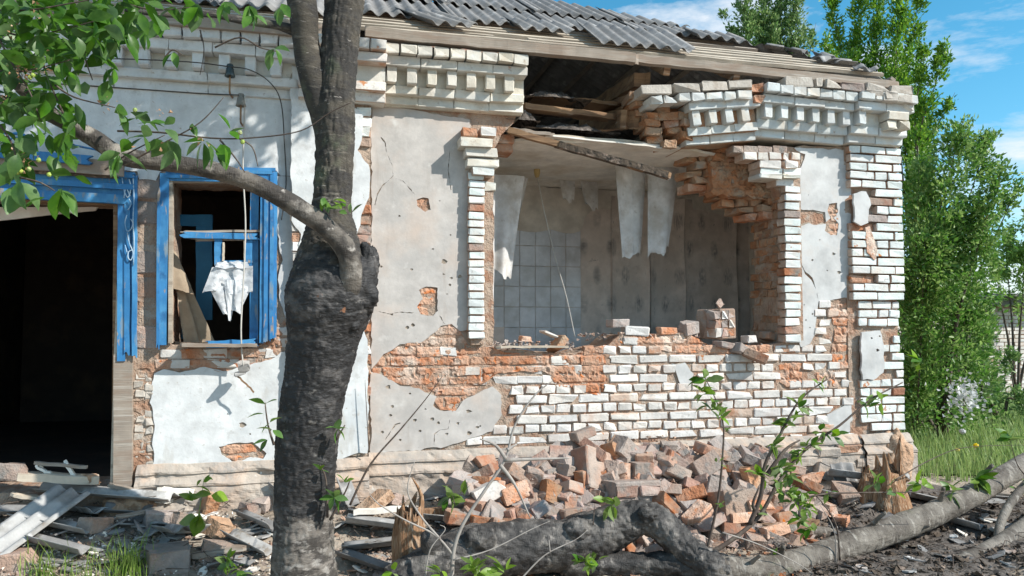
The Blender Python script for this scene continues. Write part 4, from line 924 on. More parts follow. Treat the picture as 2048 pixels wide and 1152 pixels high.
# the ones that stand out
big = loose(1192, 946, .34, .31, .16, (-24, 20, 26), m_greybl, 'largest mortared masonry slab leaning in the middle of the brick heap', 'masonry_block', cat='masonry block', seed=6, y=-.40)
o = bpy.data.objects.new('brick_face', chunk_mesh(.09, .28, .15, m_rubble, 4)); link(o, big); o.location = (-.135, .0, -.0)
o = bpy.data.objects.new('brick_face', chunk_mesh(.16, .07, .02, m_raw, 14)); link(o, big); o.location = (.07, -.082, -.05); o.rotation_euler = (0, R(-30), 0)
blk = loose(1262, 990, .36, .20, .22, (-6, 2, 6), m_greybl, 'block of four bricks still mortared together in front of the leaning slab', 'masonry_block', cat='masonry block', seed=8)
for i, (dx, dz) in enumerate([(-.095, .04), (.085, .04)]):
    o = bpy.data.objects.new('brick', brick_mesh(.16, .068, .12, m_rubble, i, .008)); link(o, blk); o.location = (dx, -.075, dz)
loose(1240, 945, .10, .14, .12, (-4, 4, 30), m_raw, 'upright orange brick standing on the mortared block', seed=1)
loose(1282, 944, .15, .14, .12, (-4, 2, 4), m_rubble, 'squat brown brick beside the upright orange brick on the mortared block', seed=2)
bl2 = loose(1480, 1012, .40, .22, .20, (-14, 2, 8), m_greybl, 'mortared two-course block at the right end of the brick heap', 'masonry_block', cat='masonry block', y=-.72, seed=9)
for i, (dx, dz) in enumerate([(.09, -.0), (-.08, -.08)]):
    o = bpy.data.objects.new('brick', brick_mesh(.20, .07, .12, m_raw, i, .008)); link(o, bl2); o.location = (dx, -.07, dz)
loose(1408, 935, .26, .15, .12, (-30, -24, 10), m_greybl, 'flat grey brick tilted against the plinth on the heap', seed=3)
loose(1463, 915, .12, .10, .12, (20, 50, 20), m_rubble, 'pinkish half brick perched at the right top of the heap', seed=4)
loose(1165, 868, .17, .07, .12, (-8, -14, 14), m_rubble, 'dark brick at the very top of the heap against the wall', seed=6)
loose(1225, 905, .15, .10, .12, (-20, 24, 30), m_brown, 'brown broken brick behind the leaning slab', seed=7)
loose(1545, 945, .22, .18, .12, (-12, 4, -6), m_greybl, 'grey slab brick standing at the right end of the heap below the pier', seed=10)
loose(1500, 960, .14, .20, .12, (-10, -10, 20), m_brown, 'brown brick standing on end at the right of the heap', seed=12)
loose(1140, 1010, .13, .13, .12, (-6, 2, 6), m_rubble, 'pale square brick end facing outward in front of the leaning slab', y=-.62, seed=13)
loose(1325, 978, .24, .075, .13, (-20, 6, -8), m_rubble, 'mortar-crusted brick right of the mortared block', seed=14)
loose(1380, 990, .22, .09, .13, (-24, -18, -16), m_raw, 'orange brick lying on its side midway along the heap', seed=15)
loose(1330, 1010, .24, .08, .13, (-10, 40, 20), m_rubble, 'brick sliding down behind the bent burnt trunk', seed=16)
loose(1040, 955, .26, .08, .13, (-10, 38, 10), m_greybl, 'grey brick slanting down at the left of the heap', seed=17)
loose(1095, 985, .14, .14, .12, (-10, 30, 20), m_brown, 'dark brown half brick in the shade left of the leaning slab', seed=18)
loose(1025, 985, .20, .11, .13, (-12, -16, 20), m_raw, 'orange and brown brick at the left edge of the heap', seed=19)
loose(975, 985, .22, .11, .16, (-10, -22, 10), m_wbrick, 'whitish brick at the far left of the heap', seed=20)
loose(1078, 1018, .12, .08, .11, (-10, -30, 10), m_rubble, 'small reddish brick at the left foot of the heap', seed=21)
loose(1420, 1045, .20, .07, .12, (-20, -10, 20), m_rubble, 'red brick at the foot of the heap behind the bent trunk', y=-.85, seed=22)
loose(1395, 1030, .20, .09, .12, (10, -30, 20), m_raw, 'orange brick propped at the foot of the heap behind the bent trunk', y=-.8, seed=23)
loose(1130, 925, .15, .08, .12, (-20, 20, 10), None, 'reddish brick under the top left of the leaning slab', seed=24); loose(1350, 945, .2, .09, .13, (-20, 26, 0), m_greybl, 'grey brick slanting right of the leaning slab', seed=25); loose(1290, 918, .2, .08, .12, (-20, 10, 30), None, 'tan brick wedged against the plinth right of the leaning slab', seed=26)
rs = random.Random(5)
for i in range(300):                                          # the rest of the heap, laid course over course
    px = rs.gauss(1250, 160) if i < 200 else rs.uniform(930, 1620)
    if not 915 < px < 1640: continue
    t = rs.random(); top = 892 + abs(px - 1200) * .10 + (12 if px > 1430 else 0); py = top + t * (1085 - top) + 6
    y_ = heap_y(py) + rs.uniform(.02, .10)
    if 1100 < px < 1300 and y_ > -.3: continue
    me = rs.choice(brk if rs.random() < .8 else brg); o = bpy.data.objects.new('fallen_brick', me)
    o.matrix_local = Matrix.Translation(W(px, py, y_) + Vector((0, 0, -.02))) @ Euler((rs.gauss(0, .45), rs.gauss(0, .45), rs.uniform(0, 6.3))).to_matrix().to_4x4(); link(o)
    kd = ('grey mortar-caked brick' if me in brg else ('whole red brick', 'two-thirds red brick', 'red brick stub')[0 if brk.index(me) < 6 else 1 if brk.index(me) < 11 else 2])
    zn = ('at the far left end' if px < 1060 else 'left of the leaning slab' if px < 1180 else 'below the leaning slab' if px < 1290 else 'in the middle' if px < 1400 else 'right of the middle' if px < 1500 else 'at the far right end')
    lv = 'upper part' if py < 955 else 'middle' if py < 1020 else 'foot'
    tag(o, kd + ' in the ' + lv + ' of the heap, ' + zn, 'brick', HEAP + ', ' + kd + ', ' + lv + ', ' + zn)
for i in range(70):                                           # upper slope of the heap along the plinth
    px = rs.uniform(1110, 1600); py = rs.uniform(892, 935) + abs(px - 1250) * .05; y_ = rs.uniform(-.34, -.18)
    me = rs.choice(brk + brg); o = bpy.data.objects.new('fallen_brick', me); kd = 'mortar-caked brick' if me in brg else 'red brick'
    o.matrix_local = Matrix.Translation(W(px, py, y_)) @ Euler((rs.gauss(0, .45), rs.gauss(0, .45), rs.uniform(0, 6.3))).to_matrix().to_4x4(); link(o)
    zn = 'behind the leaning slab' if px < 1250 else 'right of the leaning slab' if px < 1340 else 'at its middle' if px < 1430 else 'above the two-course block' if px < 1520 else 'at its right end'
    tag(o, kd + ' resting against the plinth on top of the heap, ' + zn, 'brick', 'bricks on top of the heap, ' + kd + ' ' + zn)
# core of the heap: dust and small rubble
def heap_top(x, y):
    u = (x - 2.3) / 1.45; s = max(0, 1 - u * u); d = max(0, min(1, (-.12 - y) / .95)); return -.17 + s * (.66 * (1 - d) ** 1.15)
hx = [.9 + i * .04 for i in range(76)]; hy = [-1.15 + i * .04 for i in range(28)]
m_dust = M('brick_dust', (.40, .27, .20), [((.48, .38, .31), 8, .45, .6), ((.25, .17, .13), 12, .52, .64)], .98, [(1, .03, 22)])
hp = grid_sheet('rubble_fill', hx, hy, lambda x, y: heap_top(x, y) + .07 * fbm(x * 7, y * 7, 7), m_dust); tag(hp, 'brick dust and small rubble filling the heap under the opening', 'rubble', kind='stuff')

HEAP_CRUMBS = [(x, y, heap_top(x, y) + rs.uniform(0, .09), rs.uniform(.008, .028)) for x, y in [(rs.gauss(2.3, .6), rs.uniform(-1.05, -.12)) for _ in range(2200)]]
# ------------------------------------------------------------------ on the broken sill
SILL = 'bricks left on the broken sill'
def sb(px, py, w_, h_, d_, rot, mat, lab, y=.06, seed=1): return loose(px, py, w_, h_, d_, rot, mat, lab, y=y, group=SILL, seed=seed)
sb(1235, 646, .15, .065, .12, (0, 0, 8), m_rubble, 'small tan brick lying on top of the whitewashed brick on the sill', seed=31)
sb(1270, 662, .20, .07, .13, (0, 3, -4), m_wbrick, 'whitewashed brick with an orange end on the broken sill', seed=32)
sb(1330, 662, .16, .06, .12, (0, 0, 10), m_raw, 'orange brick lying flat in the middle of the broken sill', seed=33)
sb(1374, 656, .15, .10, .13, (6, -10, 20), m_greybl, 'grey lump of mortar left of the brick chunk on the sill', seed=34)
chk = loose(1432, 648, .24, .25, .2, (0, -2, 14), m_greybl, 'tall chunk of mortared bricks standing on the broken sill', 'masonry_block', y=.12, cat='masonry block', group=SILL, seed=40)
for i in range(3):
    for j in range(3): o = bpy.data.objects.new('brick', brick_mesh(.066, .068, .1, m_rubble if (i + j) % 3 else m_wbrick, (i + j) % 5, .010)); link(o, chk); o.location = (-.075 + i * .074, -.06, -.07 + j * .072)
loose(1440, 608, .07, .07, .012, (0, 45, 20), m_greybl, 'thin pointed shard standing on the brick chunk', 'shard', y=.16, cat='shard', group=SILL, seed=41)
sb(1510, 712, .20, .07, .12, (-10, 22, -24), m_rubble, 'tan brick tipping off the wall under the right jamb', y=-.07, seed=35)
sb(1478, 700, .16, .08, .12, (0, 20, 30), m_rubble, 'brown brick behind the one tipping off the wall', y=.02, seed=36)
sb(1535, 672, .10, .07, .1, (0, 10, 20), m_rubble, 'pinkish half brick in the corner by the right reveal', y=.15, seed=37)
sb(1500, 678, .12, .06, .1, (0, 0, 8), m_wbrick, 'white half brick on the sill near the right reveal', y=.12, seed=38)
sb(1448, 690, .16, .05, .12, (0, 8, 12), m_rubble, 'flat brick at the foot of the brick chunk', y=.02, seed=39)
sb(1050, 678, .08, .04, .08, (0, 8, 12), m_raw, 'small red fragment among the plaster bits on the left of the sill', y=.1, seed=42)
sb(1098, 668, .13, .02, .1, (0, 20, 12), m_wbrick, 'pale plaster slab lying on the left of the sill', y=.1, seed=43)
sb(1115, 690, .16, .06, .12, (0, -50, 12), m_brown, 'brown brick tipped on end where the sill steps up', y=.04, seed=44)
def crumbs(name, spots, mat, lab, cat='rubble', seed=1):
    """small debris nobody could count: one object"""
    rnd = random.Random(seed); B = Bag()
    for (x, y_, z, s) in spots:
        k = [Vector((rnd.uniform(-1, 1), rnd.uniform(-1, 1), rnd.uniform(-.7, .7))).normalized() * s * rnd.uniform(.5, 1.1) + Vector((x, y_, z)) for _ in range(6)]
        B.add(k, [(0, 1, 2), (0, 2, 3), (0, 3, 4), (0, 4, 1), (5, 2, 1), (5, 3, 2), (5, 4, 3), (5, 1, 4)])
    o = B.build(name, mat); return tag(o, lab, cat, kind='stuff')
crumbs('heap_crumbs', HEAP_CRUMBS[:1300], m_dust, 'reddish crumbs and dust between the bricks of the heap', seed=12); crumbs('heap_crumbs', HEAP_CRUMBS[1300:], m_greybl, 'grey mortar crumbs between the bricks of the heap', seed=13)
sp = []
for i in range(420):
    px = rs.uniform(985, 1560); base = 688 if px < 1150 else 672 if px < 1400 else 694
    if px > 1180 and rs.random() < .5: continue
    p = W(px, base + rs.uniform(-6, 8), rs.uniform(-.0, .3)); sp.append((p.x, p.y, p.z - .005, rs.uniform(.008, .032)))
crumbs('sill_rubble', sp[:250], m_greybl, 'grey plaster crumbs strewn along the broken sill'); crumbs('sill_rubble', sp[250:], m_rubble, 'reddish brick crumbs strewn along the broken sill', seed=2)
p0 = W(985, 694, .0); p1 = W(1140, 694, .0)
own(plank('sill_lath', p0, p1, .08, .015, m_lath, splinter=.06), house)

# ------------------------------------------------------------------ bark and leaves
def bark(name, base, layers, lent=(60, (1, 1, 9)), rough=.8, strength=.8):
    return M(name, base, layers, rough, [(strength, .012, 14, (1, 1, 2.5)), (.9, .006, lent[0], lent[1]), (.5, .004, 110)], spec=.35)
m_bark = bark('cherry_bark', (.095, .083, .066), [((.05, .046, .042), 4.0, .42, .54, (1, 1, 2)), ((.19, .17, .14), 7, .56, .66, (1, 1, 4)), ((.15, .165, .105), 3, .58, .72), ((.34, .31, .28), 20, .63, .68, (1, 1, 3))])
m_foot = bark('grey_flaking_bark', (.22, .195, .17), [((.07, .062, .055), 8, .44, .54, (1, 1, 2.2)), ((.34, .315, .285), 12, .53, .62, (1, 1, 2)), ((.13, .12, .10), 3, .56, .68)], strength=1.0)
m_burnt = bark('burnt_bark', (.026, .025, .025), [((.095, .088, .084), 5, .52, .62, (1, 1, 1.6)), ((.15, .14, .13), 15, .61, .68, (1, 1, 1.5)), ((.012, .012, .013), 5, .58, .68), ((.22, .10, .05), 10, .68, .71)], (22, (1, 1, 2)), .62, 1.0)
m_bgrey = bark('grey_cherry_bark', (.20, .178, .15), [((.10, .085, .07), 5, .46, .58), ((.30, .275, .24), 9, .54, .64, (3, 1, 1)), ((.06, .052, .045), 22, .58, .66, (4, 1, 1)), ((.14, .15, .09), 4, .62, .74)], (34, (6, 1, 1)), .7, .9)
m_char2 = bark('charred_log_bark', (.045, .042, .04), [((.13, .12, .11), 7, .48, .60), ((.22, .20, .18), 14, .58, .66), ((.015, .015, .015), 6, .58, .68)], (26, (8, 1, 1)), .6, 1.0)
m_twig = M('twig_bark', (.085, .062, .05), [((.15, .125, .10), 20, .5, .65)], .8)
m_twigg = M('grey_twig_bark', (.34, .31, .28), [((.22, .19, .17), 20, .5, .65)], .8)
m_limb = bark('mottled_limb_bark', (.15, .132, .112), [((.055, .048, .042), 6, .45, .55), ((.27, .245, .215), 8, .54, .63), ((.36, .33, .30), 16, .62, .68)], (40, (7, 1, 1)), .75, 1.0)
def leafmat(name, a, b_, t=.45, rnd=.25, rough=.42):
    m = M(name, a, [(b_, 24, .42, .60)], rough, trans=t, rnd=rnd, spec=.5, hue=.03); return m
m_leaf = leafmat('cherry_leaf', (.075, .19, .030), (.115, .245, .040))
m_leafy = leafmat('young_leaf', (.17, .31, .045), (.24, .36, .07), .5)
m_leafd = leafmat('hedge_leaf', (.085, .21, .038), (.14, .29, .05), .45, .0)
m_leafl = leafmat('sunny_leaf', (.20, .36, .05), (.28, .44, .08), .5, .0)
m_grass = leafmat('grass_blade', (.20, .34, .06), (.32, .42, .11), .45, .0, .6)
m_dry = leafmat('dried_blossom', (.42, .20, .07), (.52, .30, .14), .3)
m_fruit = leafmat('green_cherry', (.26, .36, .07), (.34, .40, .10), .1)
m_yellow = leafmat('yellow_flower', (.75, .55, .04), (.8, .6, .05), .2)
m_whitef = leafmat('white_blossom', (.78, .79, .80), (.72, .74, .72), .3)

def leaf_geo(l, wd, fold=.25, droop=.25, n=5):
    """oval pointed blade folded along its midrib, with a stalk"""
    v = []; f = []
    prof = [0.0, .62, .98, .92, .55, 0.0][:n + 1]
    for i in range(n + 1):
        t = i / n; w_ = prof[i] * wd / 2; y = l * t; z = -droop * l * t * t
        v += [(-w_, y, z + fold * w_), (0, y, z), (w_, y, z + fold * w_)]
    for i in range(n):
        a = i * 3; f += [(a, a + 1, a + 4, a + 3), (a + 1, a + 2, a + 5, a + 4)]
    s = len(v); v += [(-.0012, 0, 0), (.0012, 0, 0), (.0012, -l * .22, .01 * l), (-.0012, -l * .22, .01 * l)]; f.append((s, s + 1, s + 2, s + 3))
    return v, f
def leaf_mesh(name, l, wd, mat, fold=.25, droop=.25):
    v, f = leaf_geo(l, wd, fold, droop); me = bpy.data.meshes.new(name); me.from_pydata(v, [], f); me.update(); me.materials.append(mat)
    me.polygons.foreach_set('use_smooth', [True] * len(me.polygons)); return me
LV = [leaf_mesh('leaf', 1.0, w_, m_leaf, fo, dr) for w_, fo, dr in [(.56, .2, .15), (.5, .35, .35), (.62, .15, .25), (.46, .5, .1), (.58, .3, .45)]]
LVY = [leaf_mesh('leaf', 1.0, w_, m_leafy, fo, dr) for w_, fo, dr in [(.5, .3, .2), (.44, .45, .4), (.55, .2, .1)]]
def leaf(parent, p, d, size, roll=0.0, meshes=None, rnd=random):
    d = Vector(d).normalized(); q = d.to_track_quat('Y', 'Z'); o = bpy.data.objects.new('leaf', rnd.choice(meshes or LV))
    m = Matrix.Translation(Vector(p)) @ q.to_matrix().to_4x4() @ Matrix.Rotation(roll, 4, 'Y') @ Matrix.Diagonal((size, size, size, 1)); link(o)
    o.parent = parent; o.matrix_parent_inverse = parent_inv(parent); o.matrix_basis = m; return o
def parent_inv(p): return Matrix.Translation(-p.location)
def PT(px, py, depth):                                        # survey point at a distance along the view axis
    return CAM + ray(px, py) * depth

def plates(sc, depth, zs=.45, fine=.35):
    """bark relief: raised plates with cracks between them"""
    def f(p):
        q = Vector((p.x * sc, p.y * sc, p.z * sc * zs)) + Vector((noise.noise(p * sc * .7), noise.noise(p * sc * .7 + Vector((9, 0, 0))), 0)) * .6
        d = noise.voronoi(q)[0]; e = min(1., (d[1] - d[0]) * 2.6)
        return depth * (e - .7) + depth * fine * noise.fractal(p * sc * 2.2, .8, 2.0, 3)
    return f
# ------------------------------------------------------------------ the cherry tree in front
cherry = empty('cherry_tree', G(606, 1160, 0.0)); tag(cherry, 'living cherry tree with a dark swollen trunk standing before the house', 'tree')
def cp(o): o.parent = cherry; o.matrix_parent_inverse = parent_inv(cherry); return o
TD = 4.10
def tp(px, py, d=TD): return PT(px, py, d)
edges = [(1230, 522, 690), (1150, 540, 674), (1100, 543, 668), (1050, 546, 668), (1000, 546, 668), (950, 547, 674), (900, 548, 678), (850, 553, 686), (800, 560, 692), (760, 566, 700), (720, 568, 712), (680, 570, 722), (650, 570, 730), (620, 566, 744), (590, 568, 752), (565, 572, 752), (540, 580, 742), (515, 590, 730), (490, 600, 722), (460, 610, 714), (430, 618, 706), (390, 625, 704), (330, 630, 707), (260, 630, 711), (180, 634, 713), (100, 641, 717), (30, 647, 725), (-60, 650, 735), (-260, 665, 750), (-520, 700, 770)]
path = []; rad = []
for py, l, r_ in edges:
    path.append(tp((l + r_) / 2, py)); rad.append((r_ - l) / 2 / F_PX * TD * (.93 if 660 < py < 1100 else .96))
tr = []; 
v, f = tube('', path, rad, segs=120, bump=.035, bscale=3.5, sub=15, build=False, disp=plates(30, .0075, .28, .5))
trunk = cp(mesh('trunk', v, f, m_bark, None, True))
trunk.data.materials.append(m_burnt); trunk.data.materials.append(m_foot)
me = trunk.data
for pl in me.polygons:                                        # the middle of the trunk is scorched, the foot and the top are not
    c = pl.center; pl.use_smooth = True; k = .10 * noise.noise(c * 5) + .05 * noise.noise(c * 17)
    pl.material_index = 2 if c.z < .36 + 1.6 * k else 1 if c.z < 1.80 + 1.4 * k else 0
# burl where the limb leaves, knobs along the scorched stretch
def knob(name, px, py, d, r_, mat, seed, sq=(1, 1, 1)):
    o = clay(name, tp(px, py, d), (r_ * sq[0], r_ * sq[1], r_ * sq[2]), mat, seed); return cp(o)
knob('burl', 716, 575, TD - .02, .135, m_burnt, 21, (.80, .9, 1.25)); knob('burl', 606, 640, TD - .02, .12, m_burnt, 23, (.72, .8, 1.5)); knob('burl', 640, 560, TD, .15, m_burnt, 25, (1.0, .9, 1.1)); knob('burl', 690, 620, TD - .08, .10, m_burnt, 29, (1.0, .9, 1.2)); knob('burl', 735, 530, TD + .03, .075, m_burnt, 30, (.8, .8, 1.6))
def limb(name, pts, rads, mat=m_bark, segs=14, bump=.08, parent=None, sub=5):
    return cp(tube(name, pts, rads, mat, segs=segs, bump=bump, bscale=9, sub=sub))
# the second stem and the long low limb to the left
limb('branch', [tp(664, 330, TD + .02), tp(650, 240, TD), tp(628, 160, TD - .03), tp(612, 90, TD - .06), tp(606, 20, TD - .1), tp(590, -80, TD - .15), tp(560, -260, TD - .2)], [.06, .075, .078, .07, .078, .085, .07])
limb('branch', [tp(690, 600, TD - .10), tp(700, 555, TD - .16), tp(698, 515, TD - .19), tp(678, 480, TD - .22), tp(640, 445, TD - .25), tp(590, 412, TD - .28), tp(530, 378, TD - .32), tp(460, 350, TD - .38), tp(390, 334, TD - .44), tp(310, 322, TD - .5), tp(245, 312, TD - .56), tp(190, 278, TD - .6), tp(120, 238, TD - .66), tp(60, 215, TD - .7), tp(-60, 190, TD - .8)],
     [.075, .062, .058, .054, .052, .051, .047, .044, .043, .043, .042, .040, .036, .03, .024], m_limb, 28, .10, sub=12)
limb('branch', [tp(635, 70, TD - .05), tp(560, 52, TD - .1), tp(480, 40, TD - .2), tp(420, 28, TD - .3), tp(330, 30, TD - .4), tp(250, 20, TD - .45)], [.026, .024, .020, .017, .012, .008])
limb('branch', [tp(625, 82, TD - .04), tp(560, 55, TD - .0), tp(510, 42, TD + .05)], [.022, .016, .012])
# thin twigs that carry the visible leaves
TW = [([(250, 330), (330, 285), (400, 245), (447, 195)], 3.35), ([(235, 262), (320, 265), (420, 276), (500, 276), (600, 262), (660, 225), (703, 205)], 3.4), ([(480, 278), (505, 295), (516, 333)], 3.4), ([(440, 280), (470, 315), (490, 345)], 3.4),
      ([(430, 95), (480, 75), (520, 95), (555, 103)], 3.6), ([(0, 60), (60, 75), (120, 60), (200, 40)], 3.1), ([(0, 80), (20, 120), (60, 185), (80, 240)], 3.0), ([(140, 255), (110, 190), (90, 140), (80, 70)], 3.2), ([(110, 170), (150, 195), (230, 215)], 3.1),
      ([(210, 340), (260, 305), (330, 270)], 3.3), ([(40, 355), (80, 365), (110, 382)], 3.0), ([(0, 250), (25, 290), (40, 350)], 3.0), ([(180, 70), (170, 110), (185, 160)], 3.2), ([(260, 10), (310, 20), (380, 15)], 3.4), ([(330, 115), (345, 100), (365, 110)], 3.4), ([(400, 60), (408, 100), (400, 150)], 4.9),
      ([(-20, 20), (60, 20), (150, 5), (230, -10)], 3.0), ([(-20, 150), (60, 140), (140, 120)], 3.05)]
for q, d in TW: cp(tube('twig', [PT(a, b_, d) for a, b_ in q], [.0048 - .0028 * i / (len(q) - 1) for i in range(len(q))], m_twig, segs=6, sub=5))
lr = random.Random(21)
def spray(px, py, n, size, depth, meshes=None, spread=18, down=1.0, dirs=None):
    for i in range(n):
        a = lr.uniform(0, 6.28) if dirs is None else dirs[i % len(dirs)]
        d = _r * math.cos(a) * .9 + _u * (math.sin(a) * .8 - .55 * down) + _f * lr.uniform(-.8, .5)
        leaf(cherry, PT(px + lr.gauss(0, spread * .35), py + lr.gauss(0, spread * .35), depth + lr.uniform(-.08, .08)), d, size / F_PX * depth * lr.uniform(.8, 1.15), lr.uniform(-1.0, 1.0), meshes, lr)
C = [(40, 40, 6, 50, 3.0), (15, 25, 4, 46, 3.0), (110, 30, 6, 52, 3.0), (60, 110, 6, 50, 3.0), (20, 150, 6, 52, 3.0), (150, 80, 5, 48, 3.1), (190, 60, 6, 50, 3.1), (100, 170, 5, 46, 3.0), (30, 205, 7, 52, 3.0), (80, 200, 6, 48, 3.0), (240, 20, 5, 46, 3.3), (200, 20, 5, 48, 3.2), (280, 15, 5, 44, 3.3), (130, 120, 5, 44, 3.1),
     (60, 250, 6, 50, 3.0), (25, 300, 5, 50, 3.0), (150, 225, 4, 44, 3.1), (210, 85, 4, 42, 3.2), (225, 135, 3, 44, 3.2), (120, 60, 5, 48, 3.0), (60, 15, 6, 48, 3.0), (5, 90, 5, 50, 3.0), (5, 230, 5, 50, 3.0), (170, 15, 5, 46, 3.1), (140, 160, 4, 40, 3.1), (95, 95, 5, 46, 3.05), (330, 8, 4, 44, 3.4), (380, 20, 5, 46, 3.4), (170, 40, 5, 46, 3.1), (20, 10, 5, 48, 3.0), (75, 65, 5, 46, 3.0), (40, 180, 5, 46, 3.0)]
for a in C: spray(a[0], a[1], a[2], a[3], a[4], spread=34)
for px, py, n, s, d, ds in [(390, 15, 3, 46, 3.4, (-2.4, -1.6, -.9)), (420, 30, 2, 44, 3.4, (-1.0, -.6)), (500, 12, 3, 40, 3.5, (-1.6, -1.2, -.8)), (545, 100, 5, 34, 3.6, (-2.6, -2.0, -1.5, -1.0, .4)), (345, 105, 3, 34, 3.4, (-2.0, -1.2, -.6)), (235, 225, 3, 54, 3.2, (.2, -.6, -1.1)), (205, 85, 2, 50, 3.2, (-1.6, -1.3)), (232, 135, 2, 48, 3.2, (-1.2, -2.4)), (270, 240, 3, 40, 3.3, (-.4, -2.8, .6)),
                         (240, 305, 6, 56, 3.2, (-2.8, -2.2, -1.6, -1.2, -.4, .8)), (330, 280, 4, 46, 3.3, (-2.8, -1.6, -.8, 3.6)), (410, 282, 6, 50, 3.35, (-2.5, -1.9, -1.55, -1.2, -.7, 2.9)), (445, 290, 3, 48, 3.35, (-1.4, -1.0, -2.0)), (300, 245, 3, 36, 3.3, (.5, 2.2, -.4)), (380, 255, 2, 34, 3.35, (-.8, -.4)), (120, 380, 5, 56, 3.0, (-2.2, -1.7, -1.2, -.8, -.5)), (35, 365, 3, 56, 3.0, (-1.9, -1.3, -.6)), (145, 355, 2, 44, 3.0, (-.2, 2.6)), (85, 395, 2, 40, 3.0, (3.2, -2.6)), (450, 8, 4, 42, 3.45, (-2.4, -1.7, -1.0, -.4)), (320, 35, 3, 42, 3.35, (-2.2, -1.4, -.6)), (290, 62, 3, 42, 3.3, (-1.9, -1.1, 3.4)), (505, 30, 3, 36, 3.5, (-2.0, -1.4, -.5)), (562, 12, 3, 36, 3.6, (-2.2, -1.5, -.9)), (330, 255, 3, 40, 3.3, (2.4, .6, -.3)), (290, 275, 4, 42, 3.25, (2.8, -2.5, .9, -1.0)), (460, 262, 3, 34, 3.4, (1.9, .8, -.5)), (345, 300, 3, 42, 3.3, (-2.3, -1.3, -.4)), (25, 335, 3, 50, 3.0, (-2.4, -.9, 1.0))]:
    spray(px, py, n, s, d, spread=8, dirs=ds, down=.3)
for px, py, n, s, d in [(660, 402, 9, 26, 3.88), (690, 412, 5, 24, 3.88)]: spray(px, py, n, s, d, spread=30, down=-.2, meshes=LVY + LV[:1])
for st in [[(548, 890), (536, 850), (530, 805)], [(672, 880), (690, 850)], [(660, 1040), (690, 985), (700, 960)], [(655, 1035), (652, 960), (640, 930)]]:
    cp(tube('twig', [PT(a, b_, TD - .12) for a, b_ in st], [.008] + [.005] * (len(st) - 2) + [.003], m_twig, segs=6, sub=4))
for px, py, n, s, ds in [(530, 808, 2, 26, (2.6, .5)), (528, 828, 1, 26, (3.0,)), (540, 845, 2, 28, (.6, -2.4)), (535, 880, 2, 24, (3.2, -2.2)), (545, 860, 2, 26, (-.5, 2.8)), (676, 858, 5, 26, (.4, -.8, 1.5, 2.6, -2)), (690, 965, 3, 22, (.6, 2, 1.2)), (668, 995, 6, 26, (0, 1, 2, 3, -1, -2)), (640, 940, 3, 20, (1, 2, 0))]:
    for i in range(n):
        a = ds[i]; d = _r * math.cos(a) + _u * math.sin(a) - _f * lr.uniform(.1, .5); leaf(cherry, PT(px, py, TD - .15), d, s / F_PX * TD * lr.uniform(.9, 1.2), lr.uniform(-.8, .8), LV[:3] + LVY[:1], lr)
# the thick of the foliage behind: too many leaves to pick apart
B = Bag()
for i in range(330):
    px = lr.uniform(-40, 290) if i < 250 else lr.uniform(-40, 150); py = lr.uniform(-30, 130) if i < 250 else lr.uniform(120, 330)
    if px + py * .9 > 330 and i < 250: continue
    dp = lr.uniform(3.1, 3.8); a = lr.uniform(0, 6.28); d = (_r * math.cos(a) + _u * (math.sin(a) * .8 - .4) + _f * lr.uniform(-.7, .5)).normalized(); sz = lr.uniform(34, 54) / F_PX * dp
    v, f = leaf_geo(1.0, lr.uniform(.45, .62), lr.uniform(.1, .5), lr.uniform(.1, .4)); mt = Matrix.Translation(PT(px, py, dp)) @ d.to_track_quat('Y', 'Z').to_matrix().to_4x4() @ Matrix.Rotation(lr.uniform(-1.2, 1.2), 4, 'Y') @ Matrix.Diagonal((sz, sz, sz, 1)); B.add([mt @ Vector(q) for q in v], f)
fo = cp(B.build('leaf_mass', m_leaf, None, True)); fo['kind'] = 'stuff'
# withered blossom and green fruit
B = Bag(); Bf = Bag()
for px, py, n in [(45, 140, 50), (30, 120, 18), (90, 125, 16), (20, 60, 14), (80, 20, 12), (55, 335, 12), (215, 205, 8), (325, 225, 7), (45, 310, 10), (300, 300, 8), (395, 285, 10), (10, 200, 12)]:
    for i in range(n):
        p = PT(px + lr.gauss(0, 13), py + lr.gauss(0, 10), 2.98 + lr.uniform(-.05, .1)); s = lr.uniform(.004, .010); k = [p + Vector((lr.uniform(-1, 1), lr.uniform(-1, 1), lr.uniform(-1, 1))) * s for _ in range(4)]
        B.add(k, [(0, 1, 2), (0, 2, 3), (1, 2, 3), (0, 1, 3)])
wb = cp(B.build('withered_blossom', m_dry)); wb['kind'] = 'stuff'
for px, py in [(5, 125), (60, 155), (98, 349), (42, 343), (58, 338), (77, 320), (12, 130), (66, 150), (270, 350 - 130), (35, 345), (485, 284), (480, 265)]:
    o = clay('green_cherry', PT(px, py, 2.96), (.008, .008, .009), m_fruit, px); cp(o)

